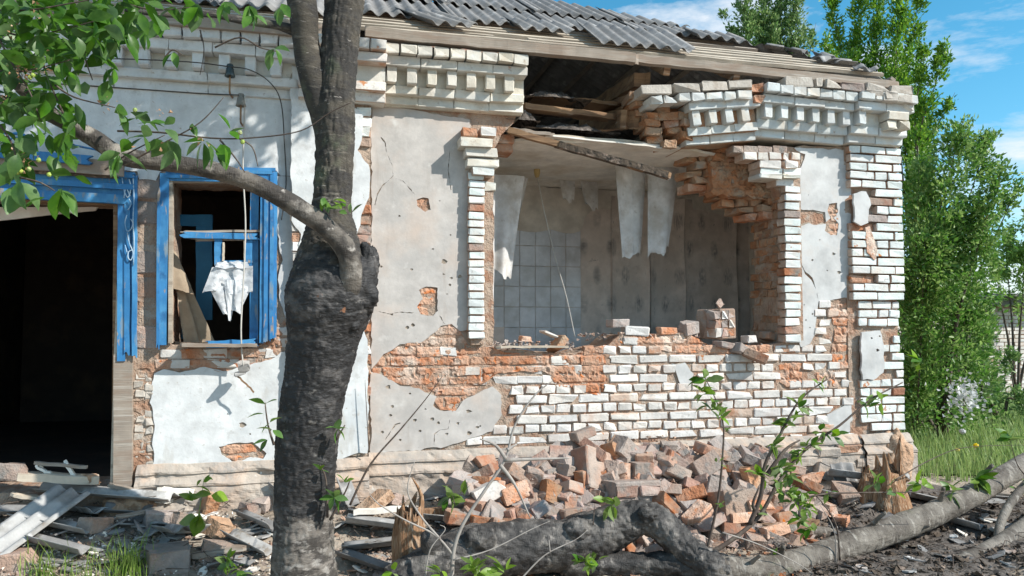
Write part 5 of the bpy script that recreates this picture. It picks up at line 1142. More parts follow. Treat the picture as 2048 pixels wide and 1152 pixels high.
def foliage(name, pts, mat, size, seed=1, parent=None, aspect=.5, up=0.0, quad=False):
    """thousands of small leaves as one mesh: pts = (position, outward direction)"""
    rnd = np.random.RandomState(seed); n = len(pts)
    P = np.array([p for p, d in pts]); D = np.array([d for p, d in pts]) + rnd.normal(0, .55, (n, 3)); D[:, 2] += up
    D /= np.linalg.norm(D, axis=1)[:, None] + 1e-9
    A = rnd.normal(0, 1, (n, 3)); Sd = np.cross(D, A); Sd /= np.linalg.norm(Sd, axis=1)[:, None] + 1e-9; Nn = np.cross(Sd, D)
    l = size * rnd.uniform(.65, 1.3, n)[:, None]; w_ = l * aspect / 2
    v = np.stack([P, P + D * l * .45 + Sd * w_ + Nn * w_ * .35, P + D * l - Nn * l * .12, P + D * l * .45 - Sd * w_ + Nn * w_ * .35], 1).reshape(-1, 3)
    i = np.arange(n) * 4; me = bpy.data.meshes.new(name)
    T = np.stack([i, i + 1, i + 2, i, i + 2, i + 3], 1).reshape(-1)
    me.vertices.add(n * 4); me.vertices.foreach_set('co', v.ravel()); me.loops.add(n * 6); me.loops.foreach_set('vertex_index', T); me.polygons.add(n * 2)
    me.polygons.foreach_set('loop_start', np.arange(n * 2) * 3); me.polygons.foreach_set('loop_total', np.full(n * 2, 3)); me.update(calc_edges=True); me.validate()
    me.materials.append(mat); o = bpy.data.objects.new(name, me); link(o, parent); return o
# the cherry's own crown above the picture, on its limbs
cr = random.Random(9); CP_ = []
def crown_limb(a, b_, c, r0, n, spread):
    P = [Vector(a), Vector(b_), Vector(c)]; limb('branch', P, [r0, r0 * .7, r0 * .3], segs=8, sub=4)
    for i in range(n):
        t = cr.uniform(.25, 1.05); p = P[0].lerp(P[1], min(1, t * 2)) if t < .5 else P[1].lerp(P[2], (t - .5) * 2)
        o = Vector((cr.gauss(0, spread), cr.gauss(0, spread), cr.gauss(0, spread * .7))); CP_.append((p + o, (o.x, o.y, o.z - .1)))
t0 = tp(705, -60); t1 = tp(600, -60, TD - .15)
def crown_blob(c, r_, n, start, r0):
    c = Vector(c); limb('branch', [start, start.lerp(c, .5) + Vector((0, 0, .12)), c], [r0, r0 * .7, r0 * .3], segs=8, sub=4)
    for i in range(n):
        o = Vector((cr.gauss(0, 1), cr.gauss(0, 1), cr.gauss(0, 1))).normalized() * r_ * cr.random() ** .45; CP_.append((c + o, (o.x, o.y, o.z - .1)))
for c, r_, n in [((.10, -1.55, 4.55), .36, 260), ((.45, -1.5, 5.0), .42, 420), ((.95, -1.6, 5.15), .42, 420), ((1.25, -1.75, 5.5), .45, 380), ((-.15, -1.7, 5.1), .40, 320), ((.6, -1.5, 5.7), .45, 380), ((-.7, -1.7, 4.9), .40, 320), ((-1.3, -1.8, 4.6), .40, 300), ((.35, -1.9, 4.45), .22, 90), ((1.7, -2.0, 5.75), .38, 260), ((.9, -1.5, 4.62), .30, 150), ((1.35, -1.6, 4.8), .30, 150), ((1.75, -1.7, 4.98), .22, 80), ((.5, -1.5, 4.35), .26, 90)]:
    crown_blob(c, r_, n, t0 if c[0] > .3 else t1, .045)
lim0 = tp(120, 238, TD - .66); crown_limb(lim0, lim0 + Vector((-.5, -.2, .4)), lim0 + Vector((-1.1, -.3, .8)), .03, 300, .26)
cro = foliage('crown', CP_, m_leaf, .10, 3, aspect=.55); cp(cro); cro['kind'] = 'stuff'

# ------------------------------------------------------------------ fallen tree across the foreground
ft = empty('fallen_tree', G(1300, 1120, .05)); tag(ft, 'fallen cherry tree, charred at the left, with its grey limb reaching right', 'fallen tree')
def fp(o): o.parent = ft; o.matrix_parent_inverse = parent_inv(ft); return o
bt = [(780, 1170, -1.25, .10), (850, 1140, -1.2, .13), (930, 1108, -1.15, .15), (1020, 1096, -1.12, .155), (1110, 1090, -1.12, .155), (1190, 1068, -1.12, .145), (1250, 1042, -1.14, .125), (1295, 1036, -1.18, .105), (1335, 1062, -1.24, .10), (1375, 1104, -1.32, .10), (1420, 1132, -1.40, .095), (1450, 1140, -1.42, .088)]
fp(tube('charred_trunk', [W(a, b_, y) for a, b_, y, r_ in bt], [r_ for *_, r_ in bt], m_char2, segs=90, bump=.14, bscale=5, sub=22, disp=plates(16, .008, 1.0, .9)))
gl = [(1425, 1136, -1.41, .088), (1500, 1143, -1.42, .085), (1580, 1130, -1.36, .083), (1680, 1098, -1.24, .086), (1780, 1062, -1.12, .088), (1870, 1026, -1.0, .086), (1945, 990, -.9, .083), (2010, 952, -.8, .08), (2090, 905, -.7, .075), (2200, 840, -.5, .07)]
fp(tube('grey_limb', [W(a, b_, y) for a, b_, y, r_ in gl], [r_ for *_, r_ in gl], m_bgrey, segs=40, bump=.06, bscale=5, sub=16, disp=plates(26, .004, 1.0, 1.0)))
fp(tube('root_stub', [W(1120, 1120, -1.12), W(1200, 1126, -1.15), W(1280, 1128, -1.22), W(1350, 1128, -1.3), W(1420, 1138, -1.38)], [.10, .08, .07, .075, .08], m_char2, segs=40, bump=.2, bscale=6, sub=10, disp=plates(22, .012, 1.0, .7)))
fp(tube('root_stub', [W(880, 1120, -1.2), W(860, 1090, -1.25), W(850, 1068, -1.28)], [.07, .05, .03], m_char2, segs=16, bump=.2, bscale=8, sub=5))
knob2 = clay('knot', W(1295, 1028, -1.26), (.06, .05, .05), m_char2, 31); fp(knob2); fp(clay('knot', W(1155, 1062, -1.22), (.08, .07, .07), m_char2, 33)); fp(clay('knot', W(960, 1080, -1.25), (.09, .06, .08), m_char2, 35))
for px, py, y_, dx, dz, r_ in [(1560, 1118, -1.36, -.02, .10, .018), (1745, 1048, -1.16, .05, .09, .014), (1880, 1005, -1.0, -.03, .12, .016), (1650, 1112, -1.3, .04, -.02, .02), (1830, 1062, -1.1, .06, .05, .012), (1960, 962, -.9, .05, .13, .018), (1500, 1128, -1.46, .03, .07, .012)]:
    a = W(px, py, y_); fp(tube('twig_stub', [a, a + Vector((dx * .5, -.04, dz * .6)), a + Vector((dx, -.07, dz))], [r_ * 1.3, r_, r_ * .75], m_bgrey, segs=9, bump=.15, bscale=20, sub=3))
BR = 'cut limbs lying at the lower right'
def log(name, q, r0, r1, mat, lab, segs=18):
    o = tube(name, [W(*a) for a in q], [r0 + (r1 - r0) * i / (len(q) - 1) for i in range(len(q))], mat, segs=segs, bump=.05, bscale=7, sub=5); return tag(o, lab, 'branch', BR)
log('fallen_branch', [(1790, 1190, -1.55), (1850, 1155, -1.5), (1940, 1118, -1.4), (2010, 1082, -1.3), (2060, 1048, -1.2), (2150, 990, -1.1)], .050, .062, m_bgrey, 'thick grey branch in the bottom right corner below the long fallen limb')
log('fallen_branch', [(1800, 1105, -1.15), (1870, 1108, -1.12), (1930, 1098, -1.1), (1990, 1100, -1.1), (2060, 1120, -1.15)], .05, .045, m_bgrey, 'short grey branch tucked beneath the long fallen limb')
log('fallen_branch', [(1995, 1100, -1.3), (2000, 1050, -1.2), (2025, 1000, -1.1), (2060, 960, -1.0)], .028, .03, m_bgrey, 'slim branch forking upward at the right edge of the picture')
log('fallen_branch', [(1510, 1068, -.85), (1600, 1062, -.82), (1680, 1070, -.8), (1760, 1078, -.8)], .05, .04, m_bgrey, 'grey branch lying behind the long fallen limb at the end of the heap')
log('fallen_branch', [(1930, 1180, -1.6), (2000, 1150, -1.55), (2080, 1130, -1.5)], .06, .06, m_bgrey, 'pale log cut off by the bottom right corner of the picture')

# ------------------------------------------------------------------ splintered posts
def splinter_post(name, base, top_px, wpxs, lab, n, y, seed, tilt=0):
    """a snapped trunk: solid, fluted core with long splinters standing round the break"""
    rnd = random.Random(seed); c = W(base[0], base[1], y); root = empty(name, c); tag(root, lab, 'stump')
    H_ = W(base[0], top_px, y).z - c.z; r_ = wpxs / 440
    ridg = lambda p: r_ * .22 * (noise.noise(Vector((math.atan2(p.y, p.x) * 3.5, p.z * 2.0, seed))) + .5 * noise.noise(Vector((math.atan2(p.y, p.x) * 9, p.z * 3, seed + 3))))
    v, f = tube('', [(0, 0, -.3), (0, 0, 0), (tilt * .2, 0, H_ * .35), (tilt * .4, 0, H_ * .62)], [r_ * 1.3, r_ * 1.1, r_, r_ * .7], segs=44, sub=7, build=False, disp=ridg)
    m_ = len(v)
    for k in range(44):                                       # torn upper rim
        p = v[m_ - 44 + k]; p.z += H_ * .22 * (noise.noise(Vector((k * .55, seed, 0))) + rnd.uniform(-.3, .5))
    mesh('core', v, f, m_splint, root, True)
    for i in range(n):
        a = 2 * math.pi * i / n + rnd.uniform(-.2, .2); x = math.cos(a) * r_ * .62; yy = math.sin(a) * r_ * .62; h = H_ * (rnd.uniform(.55, .92) if i else 1.05); q = r_ * rnd.uniform(.22, .42)
        P = [(x, yy, H_ * .1), (x + rnd.gauss(0, .006), yy, h * .5), (x + rnd.gauss(tilt * .4, .01), yy, h * .78), (x + rnd.gauss(tilt, .02), yy + rnd.gauss(0, .015), h)]
        tube('splinter', P, [q, q, q * .7, .003], m_splint, root, segs=7, bump=.3, bscale=24, sub=4, flat=rnd.uniform(.35, .8))
    return root
splinter_post('splintered_stump', (820, 1135), 962, 44, 'thin splintered stump rising left of the charred trunk', 7, -1.05, 3, -.02)
splinter_post('splintered_stump', (1765, 1080), 880, 88, 'tall splintered reddish stump below the corner of the house', 10, -.55, 5, .02)

# ------------------------------------------------------------------ trees and shrubs beyond the corner
br_ = random.Random(33)
def plume_tree(name, depth, plumes, base, leafn, size, mat, lab, cat='tree', seed=1, mat2=None, dz=.6, group='trees and shrubs beyond the house corner', wide=1.2):
    b0 = PT(base[0], base[1], depth); b0.z = 0.0; root = empty(name, b0); tag(root, lab, cat, group)
    pts = []; pts2 = []; area = sum(math.hypot(c - a, d - b_) * w_ for a, b_, c, d, w_ in plumes)
    T = Bag()
    for a, b_, c, d, w_ in plumes:
        dd = depth + br_.uniform(-dz, dz); p0 = PT(a, b_, dd); p1 = PT(c, d, dd + br_.uniform(-.3, .3)); r_ = w_ / F_PX * depth / 2
        v, f = tube('', [b0 + Vector((br_.uniform(-.1, .1), br_.uniform(-.1, .1), -.1)), b0.lerp(p0, .55) + Vector((0, 0, .2)), p0, p0.lerp(p1, .5), p1], [.035, .022, .013, .008, .003], segs=5, sub=2, build=False); T.add(v, f)
        n = int(leafn * math.hypot(c - a, d - b_) * w_ / area)
        # side twigs keep the outline ragged
        tw = [(br_.random(), Vector((br_.gauss(0, .8), br_.gauss(0, .8), br_.uniform(.3, 1.6) if wide < 1.4 else br_.gauss(.2, .8))).normalized()) for _ in range(max(8, n // 42))]
        for i in range(n):
            t, dr = br_.choice(tw); tt = t + br_.gauss(0, .03); q = p0.lerp(p1, tt); s = br_.random() ** .8
            rr = r_ * (1.3 - .7 * max(0, min(1, tt))) * s * wide
            p = q + dr * rr + Vector((br_.gauss(0, .035), br_.gauss(0, .035), br_.gauss(0, .035)))
            (pts if br_.random() < .5 else pts2).append((tuple(p), tuple(dr + Vector((0, 0, .35)))))
    tr = T.build('trunk', m_twig, None, True); tr.parent = root; tr.matrix_parent_inverse = Matrix.Translation(-b0)
    for k, (pp, mm) in enumerate(((pts, mat), (pts2, mat2 or mat))):
        o = foliage('crown', pp, mm, size, seed + k, aspect=.46); o.parent = root; o.matrix_parent_inverse = Matrix.Translation(-b0)
    return root
plume_tree('plum_tree', 17., [(1505, 150, 1446, 25, 22), (1500, 190, 1488, -30, 46), (1530, 190, 1525, -50, 56), (1560, 190, 1560, -50, 54), (1590, 190, 1596, -40, 44), (1606, 170, 1632, 45, 18), (1545, 200, 1540, 60, 90)], (1560, 700), 15000, .09, m_leafl, 'upright bright green tree rising behind the roof', seed=11, mat2=m_leafd)
plume_tree('plum_tree', 12.5, [(1700, 190, 1660, 0, 34), (1720, 190, 1722, -30, 44), (1755, 200, 1752, -50, 46), (1790, 200, 1800, -60, 50), (1805, 220, 1838, -10, 40), (1830, 240, 1852, 85, 30), (1835, 290, 1892, 95, 34), (1840, 320, 1910, 185, 22), (1670, 180, 1650, 80, 24), (1850, 470, 1790, 150, 80), (1850, 400, 1830, 200, 70), (1680, 220, 1700, 120, 60), (1860, 620, 1840, 330, 90)], (1850, 840), 27000, .072, m_leafd, 'tall dark green tree with upright shoots beyond the corner pier', seed=21, mat2=m_leafl)
plume_tree('leafy_shrub', 9.2, [(1850, 540, 1925, 245, 76), (1890, 540, 1975, 285, 58), (1930, 580, 2000, 345, 56), (1960, 540, 2035, 375, 30), (1835, 850, 1850, 480, 90), (1880, 860, 1900, 520, 110), (1925, 840, 1940, 570, 64), (1830, 640, 1838, 330, 64), (1826, 860, 1826, 560, 56), (1900, 700, 1945, 430, 80)], (1880, 900), 30000, .064, m_leafd, 'dense leafy shrub filling the space right of the house corner', 'shrub', 31, m_leafl, .6, wide=1.75)
plume_tree('leafy_shrub', 10.5, [(1962, 800, 1978, 600, 34), (1990, 860, 1980, 760, 40), (2045, 870, 2055, 800, 60), (2030, 800, 2015, 690, 20)], (2000, 880), 3600, .06, m_leafl, 'light green straggling shrub in front of the white brick wall', 'shrub', 41, m_leafd, .5, wide=1.6)
plume_tree('leafy_shrub', 15., [(2020, 600, 2010, 480, 50), (2045, 600, 2050, 440, 60), (2000, 600, 1990, 520, 40), (2090, 600, 2100, 430, 90)], (2030, 700), 5000, .085, m_leafl, 'yellowish bush showing above the far white wall', 'shrub', 51, m_leafl, .6, wide=1.7)
# far outbuilding of white brick
fb = empty('brick_outbuilding', PT(2040, 760, 15.5)); tag(fb, 'low white brick outbuilding with a dark flat roof edge at the far right', 'outbuilding')
def fbp(o): o.parent = fb; o.matrix_parent_inverse = Matrix.Translation(-fb.location); return o
A = PT(1985, 700, 15.2); z0 = 0.0; z1 = PT(2000, 612, 15.2).z; X0 = A.x; Y0 = A.y
bq = Bag(); bq.box((X0 + 2.5, Y0 + .6, (z0 + z1) / 2), (5, 1, z1 - z0)); fbp(bq.build('wall', m_core))
bq = Bag(); bq.box((X0 + 2.45, Y0 + .5, z1 + .09), (5.3, 1.5, .16)); fbp(bq.build('roof', m_slate)); bq = Bag(); bq.box((X0 + 2.45, Y0 + .4, z1 + .21), (5.4, 1.6, .06)); fbp(bq.build('roof_edge', m_slatel))
for k in range(int((z1 - z0) / .078)):
    x = X0 + (.13 if k % 2 else 0)
    for i in range(13):
        fbp(brick(x + .13 + i * .262, Y0 + .085, z0 + .04 + k * .078, .246, .064, .05, m_wbrick, None))
# white blossom low in the shrub
wp = [(tuple(PT(1928 + br_.gauss(0, 20), 795 + br_.gauss(0, 20), 7.9 + br_.uniform(-.2, .2))), (br_.gauss(0, 1), -1, br_.gauss(0, 1))) for _ in range(260)]
wf = foliage('blossom_sprays', wp, m_whitef, .045, 5, aspect=.8); tag(wf, 'white blossom sprays low in front of the leafy shrub', 'blossom', kind='stuff')
# ------------------------------------------------------------------ grass
def blades(name, spots, mat, h, lab, seed, wd=.006, lean=.45):
    rnd = random.Random(seed); B = Bag()
    for x, y in spots:
        z = ground_h(x, y) - .01; a = rnd.uniform(0, 6.28); l = h * rnd.uniform(.45, 1.2); k = lean * rnd.uniform(.1, 1) * l; s = Vector((math.cos(a + 1.57), math.sin(a + 1.57), 0)) * wd * rnd.uniform(.6, 1.2); d = Vector((math.cos(a), math.sin(a), 0))
        p = Vector((x, y, z)); m1 = p + d * k * .3 + Vector((0, 0, l * .55)); t = p + d * k + Vector((0, 0, l * .92))
        B.add([p - s, p + s, m1 + s * .8, m1 - s * .8, t], [(0, 1, 2, 3), (3, 2, 4)])
    return tag(B.build(name, mat), lab, 'grass', kind='stuff')
gs = []
while len(gs) < 15000:
    x = br_.uniform(4.95, 13); y = br_.uniform(.1, 7)
    if x < 5.1 and y < .3: continue
    if br_.random() < 1.25 - .07 * (y + 1) - .05 * (x - 5): gs.append((x, y))
blades('grass', gs, m_grass, .30, 'bright green long grass beyond the house corner', 1, .007)
tuft = []
for px, py, n, r_ in [(225, 1110, 90, .12), (265, 1105, 80, .09), (80, 1120, 50, .08), (130, 1135, 50, .12), (180, 1150, 60, .1)]:
    c = G(px, py + 62, -.08)
    tuft += [(c.x + br_.gauss(0, r_ * .6), c.y + br_.gauss(0, r_ * .6)) for _ in range(n)]
blades('grass_tuft', tuft, m_grass, .21, 'long grass tufts growing through the rubble at the lower left', 2, .0035, .6)
for px, py, mm, lab, s in [(1925, 863, m_whitef, 'white dandelion clock in the grass beyond the corner', .03), (1952, 891, m_yellow, 'upper of the two yellow flowers in the grass', .025), (1915, 900, m_yellow, 'lower of the two yellow flowers in the grass', .022)]:
    p = PT(px, py, 7.6); e = empty('wildflower', (p.x, p.y, 0)); tag(e, lab, 'flower', 'wildflowers in the grass')
    o = clay('bloom', (0, 0, p.z), (s, s, s * .8), mm, 3); o.parent = e; tube('stem', [(0, 0, -.02), (.01, 0, p.z * .5), (0, 0, p.z)], [.003] * 3, m_grass, e, segs=5)

# ------------------------------------------------------------------ rubble strewn along the foot of the wall
dr_ = random.Random(77)
def shard_mesh(l, wd, th, mat, seed, n=7):
    rnd = random.Random(seed); pts = []
    for i in range(n):
        a = 2 * math.pi * (i + rnd.uniform(-.3, .3)) / n; r_ = rnd.uniform(.75, 1.1); pts.append((math.cos(a) * l / 2 * r_, math.sin(a) * wd / 2 * r_))
    v = [(x, y, th / 2 + .004 * rnd.uniform(-1, 1)) for x, y in pts] + [(x * .96, y * .96, -th / 2) for x, y in pts]
    f = [tuple(range(n)), tuple(range(2 * n - 1, n - 1, -1))] + [(i, n + i, n + (i + 1) % n, (i + 1) % n) for i in range(n)]
    me = bpy.data.meshes.new('shard'); me.from_pydata(v, [], f); me.update(); me.materials.append(mat); return me
def place(name, me, p, rot, lab, cat, grp=None):
    o = bpy.data.objects.new(name, me); o.matrix_local = Matrix.Translation(p) @ Euler([R(a) for a in rot]).to_matrix().to_4x4(); link(o); return tag(o, lab, cat, grp)
def at(px, py, z=None):
    """the spot on the sloping debris ground seen there"""
    d = ray(px, py); p = CAM.copy()
    for i in range(600):
        p = CAM + d * (3.2 + i * .01)
        if p.z < gz(p.x, p.y) or p.y > -.09: break
    return p
SH = 'broken roofing at the foot of the wall'
def corr(px, py, nw, l, rot, lab, mat=None, lift=.03, torn=(.05, .05), seed=1):
    me = sheet('corrugated_shard', WV * nw, l, mat or m_slatel, torn=torn, seed=seed, ny=5)
    me.transform(Matrix.Translation((-WV * nw / 2, -l / 2, 0))); return place('corrugated_shard', me, at(px, py) + Vector((0, 0, lift)), rot, lab, 'roof shard', SH)
corr(215, 1008, 1.6, .95, (4, -8, 74), 'long pale corrugated shard lying in front of the doorway', seed=1, lift=.08)
corr(50, 1085, 2.2, .75, (24, 8, -30), 'bent corrugated shard sloping out of the lower left corner', seed=2, lift=.10)
corr(110, 1062, 1.6, .6, (6, 8, 64), 'flat corrugated shard behind the bent one at the lower left', seed=3, lift=.05)
corr(695, 1020, 1.3, .26, (50, 10, 40), 'curled corrugated piece standing right behind the cherry trunk', m_slate, seed=4, lift=.12)
corr(755, 1075, 1.5, .45, (8, 4, 78), 'ridged roofing strip right of the cherry trunk', seed=5, lift=.10)
corr(750, 1105, 1.4, .45, (-4, 4, 84), 'second ridged strip under the first right of the cherry trunk', seed=6, lift=.06)
corr(735, 1128, 2.0, .40, (12, 6, 60), 'dark corrugated sheet at the bottom right of the cherry trunk', m_slate, seed=7, lift=.03)
corr(515, 1055, 1.3, .35, (10, 14, 50), 'grey corrugated piece leaning just left of the cherry trunk', m_slate, seed=8, lift=.05)
corr(500, 1095, 1.6, .40, (16, 6, 56), 'broad corrugated piece at the left foot of the cherry trunk', seed=9, lift=.04)
corr(300, 1068, 1.5, .30, (4, 10, 20), 'small corrugated piece among the stones in front of the doorway', m_slate, seed=10, lift=.04)
corr(1685, 965, 2.0, .24, (70, 0, 8), 'arched corrugated piece standing on edge left of the tall stump', m_slate, seed=11, lift=.06)
corr(1715, 978, 1.0, .50, (6, 20, 70), 'long corrugated shard leaning against the tall stump', seed=12, lift=.10)
corr(1640, 1000, 1.1, .32, (10, 10, 66), 'pale curled roofing end near the tall stump', seed=13, lift=.06)
corr(1800, 960, 1.3, .30, (14, 10, -40), 'silvery corrugated scrap behind the tall stump', seed=14, lift=.08)
corr(1375, 1070, 1.0, .32, (-8, 30, 66), 'thin roofing strip wedged beside the bent burnt trunk', seed=15, lift=.06)
corr(30, 1040, 1.4, .5, (6, -6, 100), 'grey roofing strip half under the threshold rubble at the far left', m_slate, seed=16, lift=.06)
corr(170, 1035, 1.3, .4, (-6, 10, 40), 'roofing piece just behind the grass tufts', seed=17, lift=.05)
corr(260, 1035, 1.2, .35, (8, -10, 95), 'roofing piece right of the grass tufts', m_slate, seed=18, lift=.05)
corr(340, 1090, 1.4, .34, (-8, 6, 30), 'dark roofing piece propped on the large grey block', m_slate, seed=19, lift=.10)
corr(120, 1110, 1.5, .4, (10, 12, 70), 'tilted roofing piece near the bottom between the grass tufts', m_slate, seed=20, lift=.06)
corr(400, 1070, 1.2, .3, (4, 14, 110), 'narrow roofing piece left of the tan lump', seed=21, lift=.04)
corr(560, 1000, 1.0, .22, (30, 10, 60), 'roofing scrap leaning on the plinth beside the cherry trunk', m_slate, seed=22, lift=.06)
corr(880, 1050, 1.2, .34, (6, 8, 80), 'roofing strip showing between the thin stump and the heap', seed=23, lift=.05)
corr(1860, 1010, 1.4, .35, (10, 6, 60), 'pale roofing piece in the burnt litter behind the long limb', seed=24, lift=.05)
corr(1930, 1060, 1.2, .3, (4, 14, 20), 'dark roofing piece beneath the long limb', m_slate, seed=25, lift=.05)
corr(1985, 1000, 1.3, .32, (6, -8, 84), 'roofing piece at the edge of the grass', seed=26, lift=.04)
PLK = 'loose boards at the foot of the wall'
def pl(a, b_, wd, th, mat, lab, la=.03, lb=.03, sp=.05):
    o = plank('loose_board', at(*a) + Vector((0, 0, la)), at(*b_) + Vector((0, 0, lb)), wd, th, mat, splinter=sp); return tag(o, lab, 'board', PLK)
pl((30, 970), (205, 978), .10, .05, m_lath, 'thick pale board lying across the threshold', .06, .06)
pl((65, 945), (175, 950), .03, .02, m_wood, 'thin dark lath at the back of the threshold', .06, .05)
pl((128, 958), (158, 992), .03, .02, m_ceil, 'short white lath slanting across the threshold board', .12, .08)
pl((70, 962), (105, 975), .03, .015, m_ceil, 'small white sliver left on the threshold board', .10, .08)
pl((315, 988), (392, 994), .05, .035, m_ceil, 'white painted batten lying below the small window', .03, .03)
pl((308, 1010), (345, 1012), .04, .02, m_ceil, 'short white offcut in front of the white batten', .03, .03)
pl((700, 1062), (830, 1052), .05, .03, m_ceil, 'white painted plank crossing the roofing strips', .12, .12)
pl((820, 1045), (1170, 1020), .05, .04, m_splint, 'split reddish pole lying behind the charred trunk', .06, .08, .12)
pl((900, 1035), (1060, 1015), .07, .05, m_splint, 'frayed reddish bark slab behind the charred trunk', .09, .10, .15)
pl((215, 985), (300, 1000), .05, .02, m_wood, 'grey lath at the foot of the bare door post', .05, .04)
pl((20, 1010), (130, 1022), .07, .02, m_lath, 'pale board in front of the threshold', .07, .06)
pl((225, 1060), (330, 1035), .04, .02, m_wood, 'weathered lath lying over the roofing left of the weed', .07, .07)
pl((380, 1130), (500, 1112), .06, .03, m_wood, 'weathered board end near the bottom left of the cherry trunk', .05, .06)
pl((1520, 1072), (1640, 1060), .06, .06, m_beam, 'brown squared timber under the saplings', .05, .05)
pl((1500, 1040), (1600, 1032), .02, .02, m_wire, 'pale thin stick above the brown timber', .10, .10)
pl((1860, 1000), (1990, 1040), .05, .02, m_char, 'charred lath in the burnt litter right of the tall stump', .04, .04)
pl((1830, 1040), (1960, 985), .04, .02, m_char, 'second charred lath crossing the burnt litter', .04, .04)
pl((1900, 985), (2040, 1000), .06, .02, m_wood, 'grey board at the edge of the grass', .03, .03)
def stone(px, py, s, rot, mat, lab, lift=.03, seed=1, name='rubble_lump', grp='rubble lumps at the lower left'):
    me = chunk_mesh(s[0], s[2], s[1], mat, seed, .03); return place(name, me, at(px, py) + Vector((0, 0, lift)), rot, lab, 'rubble', grp)
stone(437, 1072, (.15, .12, .11), (10, 20, 30), m_clay, 'sunlit tan lump of masonry left of the cherry trunk', .04, 1)
stone(440, 1112, (.22, .12, .10), (0, 12, 10), m_greybl, 'long grey lump below the tan one', .03, 2)
stone(330, 1125, (.26, .2, .14), (0, 0, 10), m_greybl, 'large square grey block at the bottom left', .02, 3)
stone(325, 1048, (.2, .12, .09), (0, 6, 20), m_greybl, 'mortared brick in front of the doorway', .03, 4)
stone(360, 1050, (.12, .1, .09), (0, 16, 50), m_greybl, 'grey half brick beside the mortared one', .03, 5)
stone(420, 1018, (.09, .1, .14), (20, 10, 30), m_brown, 'brown brick standing on end under the small window', .04, 6)
stone(500, 1030, (.12, .1, .07), (0, 20, 40), m_rubble, 'reddish brick leaning at the wall left of the cherry trunk', .04, 7)
stone(525, 1020, (.10, .1, .08), (0, -20, 60), m_rubble, 'reddish half brick tucked behind the cherry trunk', .04, 8)
stone(40, 1130, (.24, .18, .12), (0, 0, 0), m_greybl, 'grey block in the lower left corner', .02, 9)
stone(190, 1060, (.16, .12, .08), (0, 10, 60), m_greybl, 'grey lump between the corrugated shards', .03, 10)
stone(180, 970, (.10, .08, .06), (0, 10, 60), m_clay, 'tan lump by the bare door post', .04, 11)
stone(30, 960, (.20, .12, .10), (0, 10, 10), m_greybl, 'pale lump at the left end of the threshold', .05, 12)
stone(750, 1035, (.24, .14, .06), (0, -30, 20), m_clay, 'tan slab leaning behind the white plank', .10, 13)
stone(790, 1010, (.12, .10, .08), (0, 20, 40), m_greybl, 'grey stone at the wall right of the cherry trunk', .04, 14)
stone(1160, 1138, (.3, .16, .10), (0, 4, 10), m_wbrick, 'whitewashed block below the charred trunk', .0, 15)
stone(1230, 1142, (.16, .14, .10), (0, -4, 30), m_greybl, 'grey stone beside the whitewashed block', .0, 16)
stone(1620, 985, (.24, .12, .07), (-10, -6, 10), m_raw, 'orange brick lying on the roofing below the corner pier', .10, 17)
stone(1680, 1050, (.12, .1, .07), (0, -6, 40), m_raw, 'red brick piece left of the tall stump', .03, 18)
for i, (px, py, sz, mm, tx) in enumerate([(1530, 1040, (.24, .13, .08), m_rubble, 'whole red brick under the saplings at the right foot of the heap'), (1565, 1030, (.2, .12, .1), m_greybl, 'grey brick beside it at the right foot of the heap'), (1545, 1075, (.22, .12, .08), m_raw, 'orange brick just behind the grey limb'), (1600, 1075, (.16, .12, .09), m_rubble, 'red half brick behind the grey limb near the brown timber'), (1490, 1075, (.2, .12, .08), m_rubble, 'dusty brick in the angle of the bent trunk and the grey limb'),
                                         (1510, 1095, (.14, .12, .08), m_greybl, 'small grey stone against the grey limb'), (1580, 1010, (.2, .13, .1), m_rubble, 'reddish brick below the leafy sucker'), (1620, 1030, (.24, .14, .1), m_greybl, 'mortared lump left of the pale curled roofing'), (1655, 1030, (.14, .12, .08), m_raw, 'orange half brick by the pale curled roofing'), (1590, 965, (.22, .14, .1), m_greybl, 'grey block on the ledge of the heap below the pier'), (1640, 955, (.2, .14, .12), m_plinth, 'fallen piece of plinth below the pier'), (1690, 1000, (.2, .14, .1), m_greybl, 'grey lump between the orange brick and the tall stump')]):
    stone(px, py, sz, (dr_.gauss(0, 14), dr_.gauss(0, 14), dr_.uniform(0, 90)), mm, tx, .045, 60 + i, 'fallen_brick' if mm in (m_rubble, m_raw) else 'rubble_lump', 'rubble at the right foot of the heap')
shm = [shard_mesh(.16 * s, .1 * s, .010, mm, 200 + i) for i, (s, mm) in enumerate([(1, m_slatel), (.8, m_slate), (1.2, m_slatel), (.7, m_ceil), (1, m_slate), (.6, m_wbrick), (1.3, m_slate), (.9, m_greybl)])]
k = 0
for i in range(200):
    if i < 110: px, py = dr_.uniform(0, 545), dr_.uniform(985, 1150)
    elif i < 150: px, py = dr_.uniform(670, 930), dr_.uniform(1000, 1150)
    else: px, py = dr_.uniform(1560, 2040), dr_.uniform(990, 1150)
    p = at(px, py)
    if p.y > -.12: continue
    mi = dr_.randrange(8); knd = ['pale roofing shard', 'dark grey roofing shard', 'large pale roofing shard', 'white board flake', 'grey roofing shard', 'whitewash flake', 'large dark roofing shard', 'mortar flake'][mi]
    zone = ('in front of the doorway' if px < 270 else 'below the small window' if px < 560 else 'right of the cherry trunk' if px < 940 else 'left of the tall stump' if px < 1800 else 'right of the tall stump')
    row_ = 'near the wall' if py < 1060 else 'at the bottom edge'
    place('roof_shard', shm[mi], p + Vector((0, 0, .015)), (dr_.gauss(0, 14), dr_.gauss(0, 14), dr_.uniform(0, 360)), knd + ' ' + zone + ', ' + row_, 'shard', knd + ' ' + zone + ' ' + row_)
